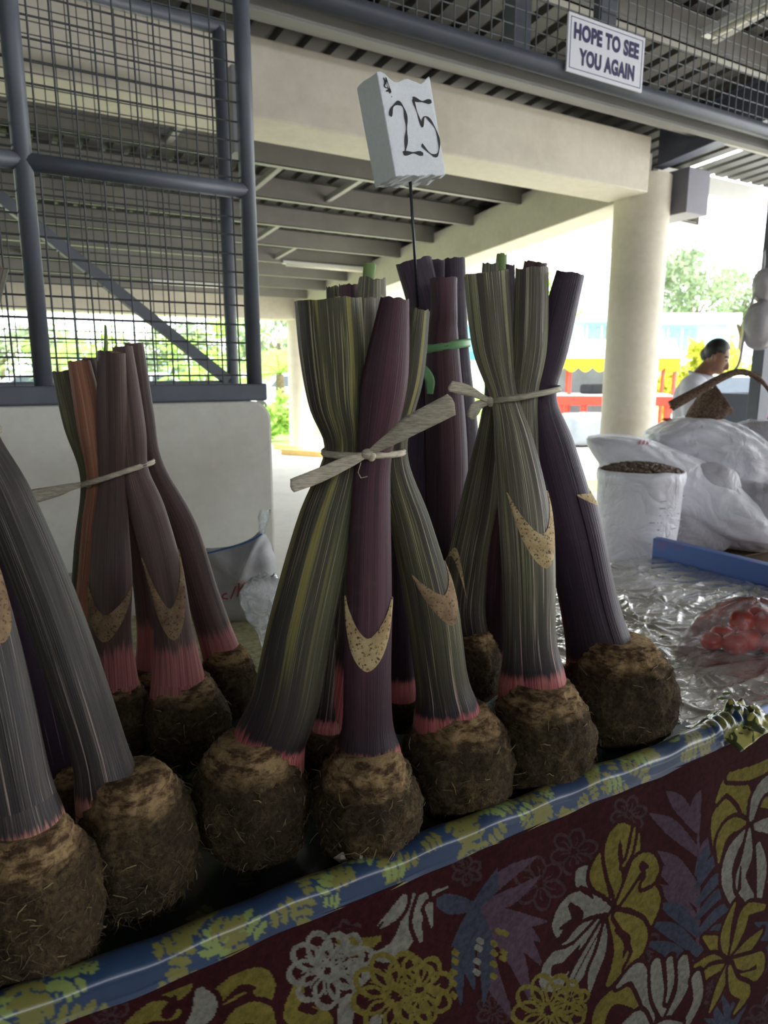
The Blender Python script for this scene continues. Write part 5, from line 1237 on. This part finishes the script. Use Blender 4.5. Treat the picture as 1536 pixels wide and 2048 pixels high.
# yellow crotons
for i, (px, Y, h) in enumerate(((1335, 18.6, 1.6), (1385, 17.2, 1.9), (1430, 18.4, 2.1), (1475, 17.0, 1.8), (1512, 18.4, 1.6))):
    x, y = gpos(px, Y); leafy('croton_shrub', (x, y, h*.55), (.5, .5, h*.55), 800, .13, M['lf_yel'], ('low yellow green croton nearest the round column', 'croton shrub second from the round column', 'tallest yellow croton directly behind the standing person', 'yellow croton right of the standing person', 'yellow croton hidden by the steel post')[i], 'shrub', 'yellow crotons', None, 20+i, .3)
def palm(px, Y, h, n, L, label, seed, lean=0):
    x, y = gpos(px, Y); t = empty('palm', (x, y, 0), label, 'palm', 'palms on the lawn'); rnd = random.Random(seed); top = Vector((x, y, h))
    m = MB(); m.tube([Vector((x, y, -.06)), Vector((x, y, h*.5)), top], [.16, .13, .10], 10); m.build('trunk', M['bark'], t, True)
    for k in range(n):
        a = k*2.399+rnd.uniform(-.2, .2); el = rnd.uniform(.1, 1.2); d = Vector((math.cos(a)*math.cos(el), math.sin(a)*math.cos(el), math.sin(el))); pts = [top+d*L*s_-UP*(L*.55*s_*s_) for s_ in np.linspace(0, 1, 10)]
        m = MB(); m.tube(pts, [.022*(1-i/11) for i in range(10)], 5)
        for i in range(2, 10):
            T = (pts[i]-pts[i-1]).normalized(); sd_ = T.cross(UP).normalized(); l_ = L*.32*(1-.5*abs(i/9-.45))
            for g in (-1, 1):
                for q_ in (0, .5):
                    p0 = pts[i-1].lerp(pts[i], q_); tip = p0+(sd_*g+T*.7-UP*.35).normalized()*l_; m.add([p0-T*.03, p0+T*.03, tip], [(0, 1, 2)])
        m.build('frond', M['lf_palm'], t)
    return t
palm(560, 17.5, 1.4, 13, 2.1, 'young bright palm between the half wall and the far column', 1)
palm(418, 20, 1.3, 12, 1.9, 'bright young palm seen through the lower mesh', 2)
palm(120, 24, 1.9, 12, 2.0, 'palm seen through the mesh at the far left', 3)
palm(972, 16.5, .5, 10, 1.3, 'low palm below the blue umbrella', 4)
# lawn shrubs and far trees on the left
for i, (px, Y, h, w_, lab) in enumerate(((245, 25, 1.2, .8, 'round yellow green bush on the lawn behind the rear bundle top'), (335, 26, 1.0, .6, 'small round bush on the lawn seen through the mesh'), (110, 25, .8, .6, 'low bush on the lawn at the far left'))):
    x, y = gpos(px, Y); leafy('lawn_bush', (x, y, h*.5), (w_, w_, h*.5), 700, .12, M['lf_yel'], lab, 'shrub', 'bushes on the lawn', None, 40+i, .2)
for i, (px, Y, zc, rr, lab) in enumerate(((5, 58, 3.5, (5, 4, 3), 'far tree at the left edge of the lawn'), (185, 74, 3.8, (5, 4, 3.4), 'far tree left of the rear bundle tops'), (345, 62, 3.2, (4, 4, 2.8), 'far tree behind the diagonal brace'), (470, 56, 3.4, (4.5, 4, 3.0), 'far tree beside the mesh post'), (560, 50, 3.4, (3.5, 3.5, 3.2), 'far tree behind the young palm'), (650, 64, 3.4, (3.5, 3.5, 3), 'far tree behind the distant column'))):
    x, y = gpos(px, Y); leafy('far_tree', (x, y, zc), rr, 1500, .34, M['lf_mid'] if i % 2 else M['lf_dark'], lab, 'tree', 'far trees beyond the lawn', .25, 60+i, .4)
x, y = gpos(566, 15.5); leafy('kerb_shrub', (x, y, .45), (.55, .5, .5), 900, .10, M['lf_mid'], 'leafy green shrub beside the distant column', 'shrub', None, None, 80, .2)
# yellow painted timbers at the hall edge
for i, (xa, xb, yy) in enumerate(((552, 600, 892), (566, 655, 903))):
    p0 = onz(xa, yy, .05); p1 = onz(xb, yy+6, .05); m = MB(); d = (p1-p0).normalized(); m.bar(Vector((p0.x, p0.y, .05)), Vector((p1.x, p1.y, .05)), .14, .10); o = bevel(m.build('kerb_timber', M['yellowwood']), .01)
    tag(o, ('short yellow timber on the floor beside the distant column', 'longer yellow timber on the floor before the distant column')[i], 'timber', 'yellow timbers')
# cars
M['carwhite'] = plain('white_car_paint', srgb(232, 234, 236), .25, .02, coat=.6); M['carglass'] = plain('car_glass', srgb(60, 70, 78), .08, .1); M['tyre'] = plain('tyre_rubber', srgb(34, 34, 36), .8, .1); M['carblue'] = plain('silver_blue_paint', srgb(170, 188, 204), .25, .02, coat=.6)
def car(px, Y, ang, paint, label):
    x, y = gpos(px, Y); t = empty('parked_car', (x, y, -.03), label, 'car', 'cars parked outside'); R = Matrix.Rotation(ang, 3, 'Z'); T = lambda a, b_, c: Vector((x, y, -.03))+R @ Vector((a, b_, c))
    side = [(-2.1,.30),(-2.15,.62),(-2.0,.86),(-1.5,.95),(-1.05,1.0),(-.55,1.40),(.75,1.44),(1.45,1.02),(2.0,.92),(2.15,.6),(2.1,.30)]
    def ext(prof, w, name, mat, inset=0):
        m = MB(); n = len(prof); m.add([T(a, -w, c) for a, c in prof]+[T(a, w, c) for a, c in prof], [tuple(range(n)), tuple(reversed(range(n, 2*n)))]+[(i, i+n, (i+1)%n+n, (i+1)%n) for i in range(n)]); return m.build(name, mat, t)
    bevel(ext(side, .82, 'car_body', paint), .07, 3)
    for s_ in (-1, 1):
        for win in ([(-.95,1.0),(-.55,1.34),(.05,1.36),(.05,1.0)], [(.12,1.0),(.12,1.36),(.72,1.36),(1.25,1.02)]):
            m = MB(); m.add([T(a, s_*.828, c) for a, c in win], [(0,1,2,3)]); m.build('window', M['carglass'], t)
        for wx in (-1.35, 1.35):
            m = MB(); m.tube([T(wx, s_*.66, .31), T(wx, s_*.84, .31)], .31, 18); m.build('wheel', M['tyre'], t)
    for (a0, c0, a1, c1) in ((-1.03, 1.02, -.58, 1.39), (1.42, 1.05, .80, 1.42)):
        m = MB(); d = .012*(1 if a0 > 0 else -1); m.add([T(a0+d, -.7, c0+.01), T(a0+d, .7, c0+.01), T(a1+d, .66, c1+.01), T(a1+d, -.66, c1+.01)], [(0,1,2,3)]); m.build('windscreen', M['carglass'], t)
car(552, 24, .3, M['carwhite'], 'white car behind the distant column'); car(285, 29.5, .1, M['carwhite'], 'white car on the far road behind the rear taro tops'); car(500, 30, .1, M['carwhite'], 'white car on the far road beside the diagonal brace'); car(60, 29, .1, M['carblue'], 'pale blue car on the far road at the left'); car(1475, 13.2, .5, M['carwhite'], 'white vehicle behind the standing person')
# red stall with scalloped yellow awning
M['stallred'] = plain('red_stall_paint', srgb(222, 66, 46), .5, .08); M['awnwhite'] = plain('awning_white', srgb(232, 234, 232), .7, .03); M['awnyel'] = plain('awning_yellow', srgb(240, 206, 30), .7, .05); M['tarp'] = plain('grey_tarp', srgb(132, 140, 150), .5, .15, 3); M['dark'] = plain('dark_cloth', srgb(40, 42, 52), .8, .2)
A0 = at(1100, 760, 15.8); A1 = at(1358, 760, 15.2); ux = (A1-A0); ux.z = 0; Lw = ux.length; ux.normalize(); vx = Vector((-ux.y, ux.x, 0)); 
S = lambda a, b_, z_: Vector((A0.x, A0.y, 0))+ux*a+vx*b_+UP*z_
st = empty('market_stall', S(Lw/2, .8, 0), 'red market stall with a scalloped yellow and white awning', 'stall')
ze, zr = at(1180, 716, 15.6).z, at(1180, 688, 16.4).z+.1
m = MB(); m.add([S(0, 0, ze), S(Lw, 0, ze), S(Lw, .9, zr), S(0, .9, zr), S(0, 1.8, ze), S(Lw, 1.8, ze)], [(0,1,2,3), (3,2,5,4)]); o = m.build('awning', M['awnwhite'], st); o.modifiers.new('s', 'SOLIDIFY').thickness = .015
for (pa, pb, nm) in ((S(0, 0, ze), S(Lw, 0, ze), 'front'), (S(Lw, 0, ze), S(Lw, 1.8, ze), 'side'), (S(0, 1.8, ze), S(0, 0, ze), 'side')):
    m = MB(); Ld = (pb-pa).length; nsc = int(Ld/.28); K = 8; v = []; f = []
    for i in range(nsc*K+1):
        p = pa.lerp(pb, i/(nsc*K)); dp = .20+.10*abs(math.sin(math.pi*(i/K))); v += [p, p-UP*dp]
    for i in range(nsc*K): f.append((2*i, 2*i+1, 2*i+3, 2*i+2))
    m.add(v, f); o = m.build('scalloped_valance', M['awnyel'], st); o.modifiers.new('s', 'SOLIDIFY').thickness = .01
for a in (.42, Lw*.5, Lw-.08):
    for b_ in (.1, 1.7): m = MB(); m.bar(S(a, b_, -.03), S(a, b_, ze+.02), .06, .06); m.build('post', M['stallred'], st)
zt = at(1170, 790, 15.6).z
m = MB(); m.add([S(.1, -.1, zt), S(Lw-.05, -.1, zt), S(Lw-.05, 1.7, zt), S(.1, 1.7, zt), S(.1, -.1, zt-.05), S(Lw-.05, -.1, zt-.05), S(Lw-.05, 1.7, zt-.05), S(.1, 1.7, zt-.05)], [(0,1,2,3),(7,6,5,4),(0,4,5,1),(1,5,6,2),(2,6,7,3),(3,7,4,0)]); m.build('counter', M['awnwhite'], st)
m = MB(); m.add([S(.1, -.12, zt-.02), S(Lw-.05, -.12, zt-.02), S(Lw-.05, -.12, zt-.22), S(.1, -.12, zt-.22)], [(0,1,2,3)]); o = m.build('apron', M['stallred'], st); o.modifiers.new('s', 'SOLIDIFY').thickness = .03
for a in (.25, .75, 1.2, Lw-.2):
    m = MB(); m.bar(S(a, -.08, -.03), S(a, -.08, zt-.05), .10, .10); m.build('leg', M['stallred'], st)
m = MB(); m.add([S(.1, 1.72, .2), S(Lw*.5, 1.72, .2), S(Lw*.5, 1.72, ze-.2), S(.1, 1.72, ze-.2)], [(0,1,2,3)]); o = m.build('rear_screen', M['tarp'], st); o.modifiers.new('s', 'SOLIDIFY').thickness = .01
m = MB(); c = S(1.05, .9, zt); m.box((c.x-.35, c.y-.2, c.z), (c.x+.35, c.y+.2, c.z+.22)); bevel(m.build('dark_cloth_pile', M['dark'], st), .06, 3)
# grey covered crate in front
q0 = onz(1172, 890, 0.0); crt = empty('covered_crate', (q0.x, q0.y, 0), 'grey tarpaulin covered crate standing before the red stall', 'crate')
V = superell((q0.x+.1, q0.y+.1, .32), (.50, .40, .32), .3, .35, Matrix.Rotation(-.4, 3, 'Z'), 3.3, .25, 1.2, 40, 24, zmin=.0); link('tarpaulin', uvmesh('tarpaulin', V, 40), M['tarp'], crt, True)
m = MB(); m.tube([q0+Vector((0, 0, .6)), q0+Vector((.2, .2, .66))], .012, 6); m.build('tie_rope', M['dark'], crt)
# blue and white umbrella
ub = at(930, 690, 19); u0 = empty('market_umbrella', (ub.x, ub.y, 0), 'big blue and white market umbrella behind the purple bundle', 'umbrella'); M['umbblue'] = plain('umbrella_blue', srgb(70, 160, 214), .7, .05)
ur, uz0, uz1 = 1.0, at(930, 705, 19).z, at(930, 640, 19).z
for k in range(8):
    a0, a1 = k*math.pi/4, (k+1)*math.pi/4; m = MB(); e0 = Vector((ub.x+ur*math.cos(a0), ub.y+ur*math.sin(a0), uz0)); e1 = Vector((ub.x+ur*math.cos(a1), ub.y+ur*math.sin(a1), uz0)); m.add([e0, e1, (ub.x, ub.y, uz1), e0-UP*.2, e1-UP*.2], [(0,1,2), (0,3,4,1)])
    o = m.build('canopy_panel', M['umbblue'] if k % 2 else M['awnwhite'], u0); o.modifiers.new('s', 'SOLIDIFY').thickness = .006
m = MB(); m.tube([(ub.x, ub.y, -.05), (ub.x, ub.y, uz1+.05)], .025, 8); m.build('pole', M['purlin'], u0)
# pale blue buildings
M['bldblue'] = plain('pale_blue_wall', srgb(150, 204, 220), .7, .06, 2); M['bldwhite'] = plain('white_roof', srgb(232, 236, 238), .6, .03, 2); M['louvre'] = plain('louvre_glass', srgb(110, 130, 140), .2, .2, 6)
def building(pxa, pxb, Y, ztop, label, wins):
    a = at(pxa, 700, Y); b_ = at(pxb, 700, Y); t = empty('town_building', ((a.x+b_.x)/2, (a.y+b_.y)/2, -.06), label, 'building', 'pale blue buildings'); d = (b_-a); d.z = 0; L = d.length; d.normalize(); nb = Vector((-d.y, d.x, 0))
    Q = lambda s_, k, z_: Vector((a.x, a.y, 0))+d*s_+nb*k+UP*z_
    def bx(s0, s1, k0, k1, z0, z1, nm, mt): m = MB(); m.add([Q(s0,k0,z0),Q(s1,k0,z0),Q(s1,k1,z0),Q(s0,k1,z0),Q(s0,k0,z1),Q(s1,k0,z1),Q(s1,k1,z1),Q(s0,k1,z1)], [(3,2,1,0),(4,5,6,7),(0,1,5,4),(1,2,6,5),(2,3,7,6),(3,0,4,7)]); return m.build(nm, mt, t)
    bx(0, L, 0, 6, -.06, ztop-.5, 'wall', M['bldblue']); bx(-.4, L+.4, -.6, 6.4, ztop-.5, ztop, 'roof_edge', M['bldwhite']); bx(-.2, L+.2, -1.2, 0, ztop*.42, ztop*.42+.5, 'canopy', M['bldwhite'])
    for s_ in wins: 
        w = bx(s_*L, s_*L+1.5, -.06, 0, ztop*.58, ztop*.58+1.1, 'window', M['louvre'])
        for k in range(2): bx(s_*L+.02+k*.7, s_*L+.08+k*.7, -.09, -.06, ztop*.58, ztop*.58+1.1, 'mullion', M['bldwhite'])
building(1105, 1232, 34, at(1180, 622, 34).z, 'pale blue building with louvre windows left of the round column', (.5,)); building(1300, 1450, 36, at(1380, 628, 36).z, 'pale blue building behind the crotons', (.2,)); building(120, 330, 95, 4.0, 'distant low white roofed building across the lawn', (.2, .5, .8))
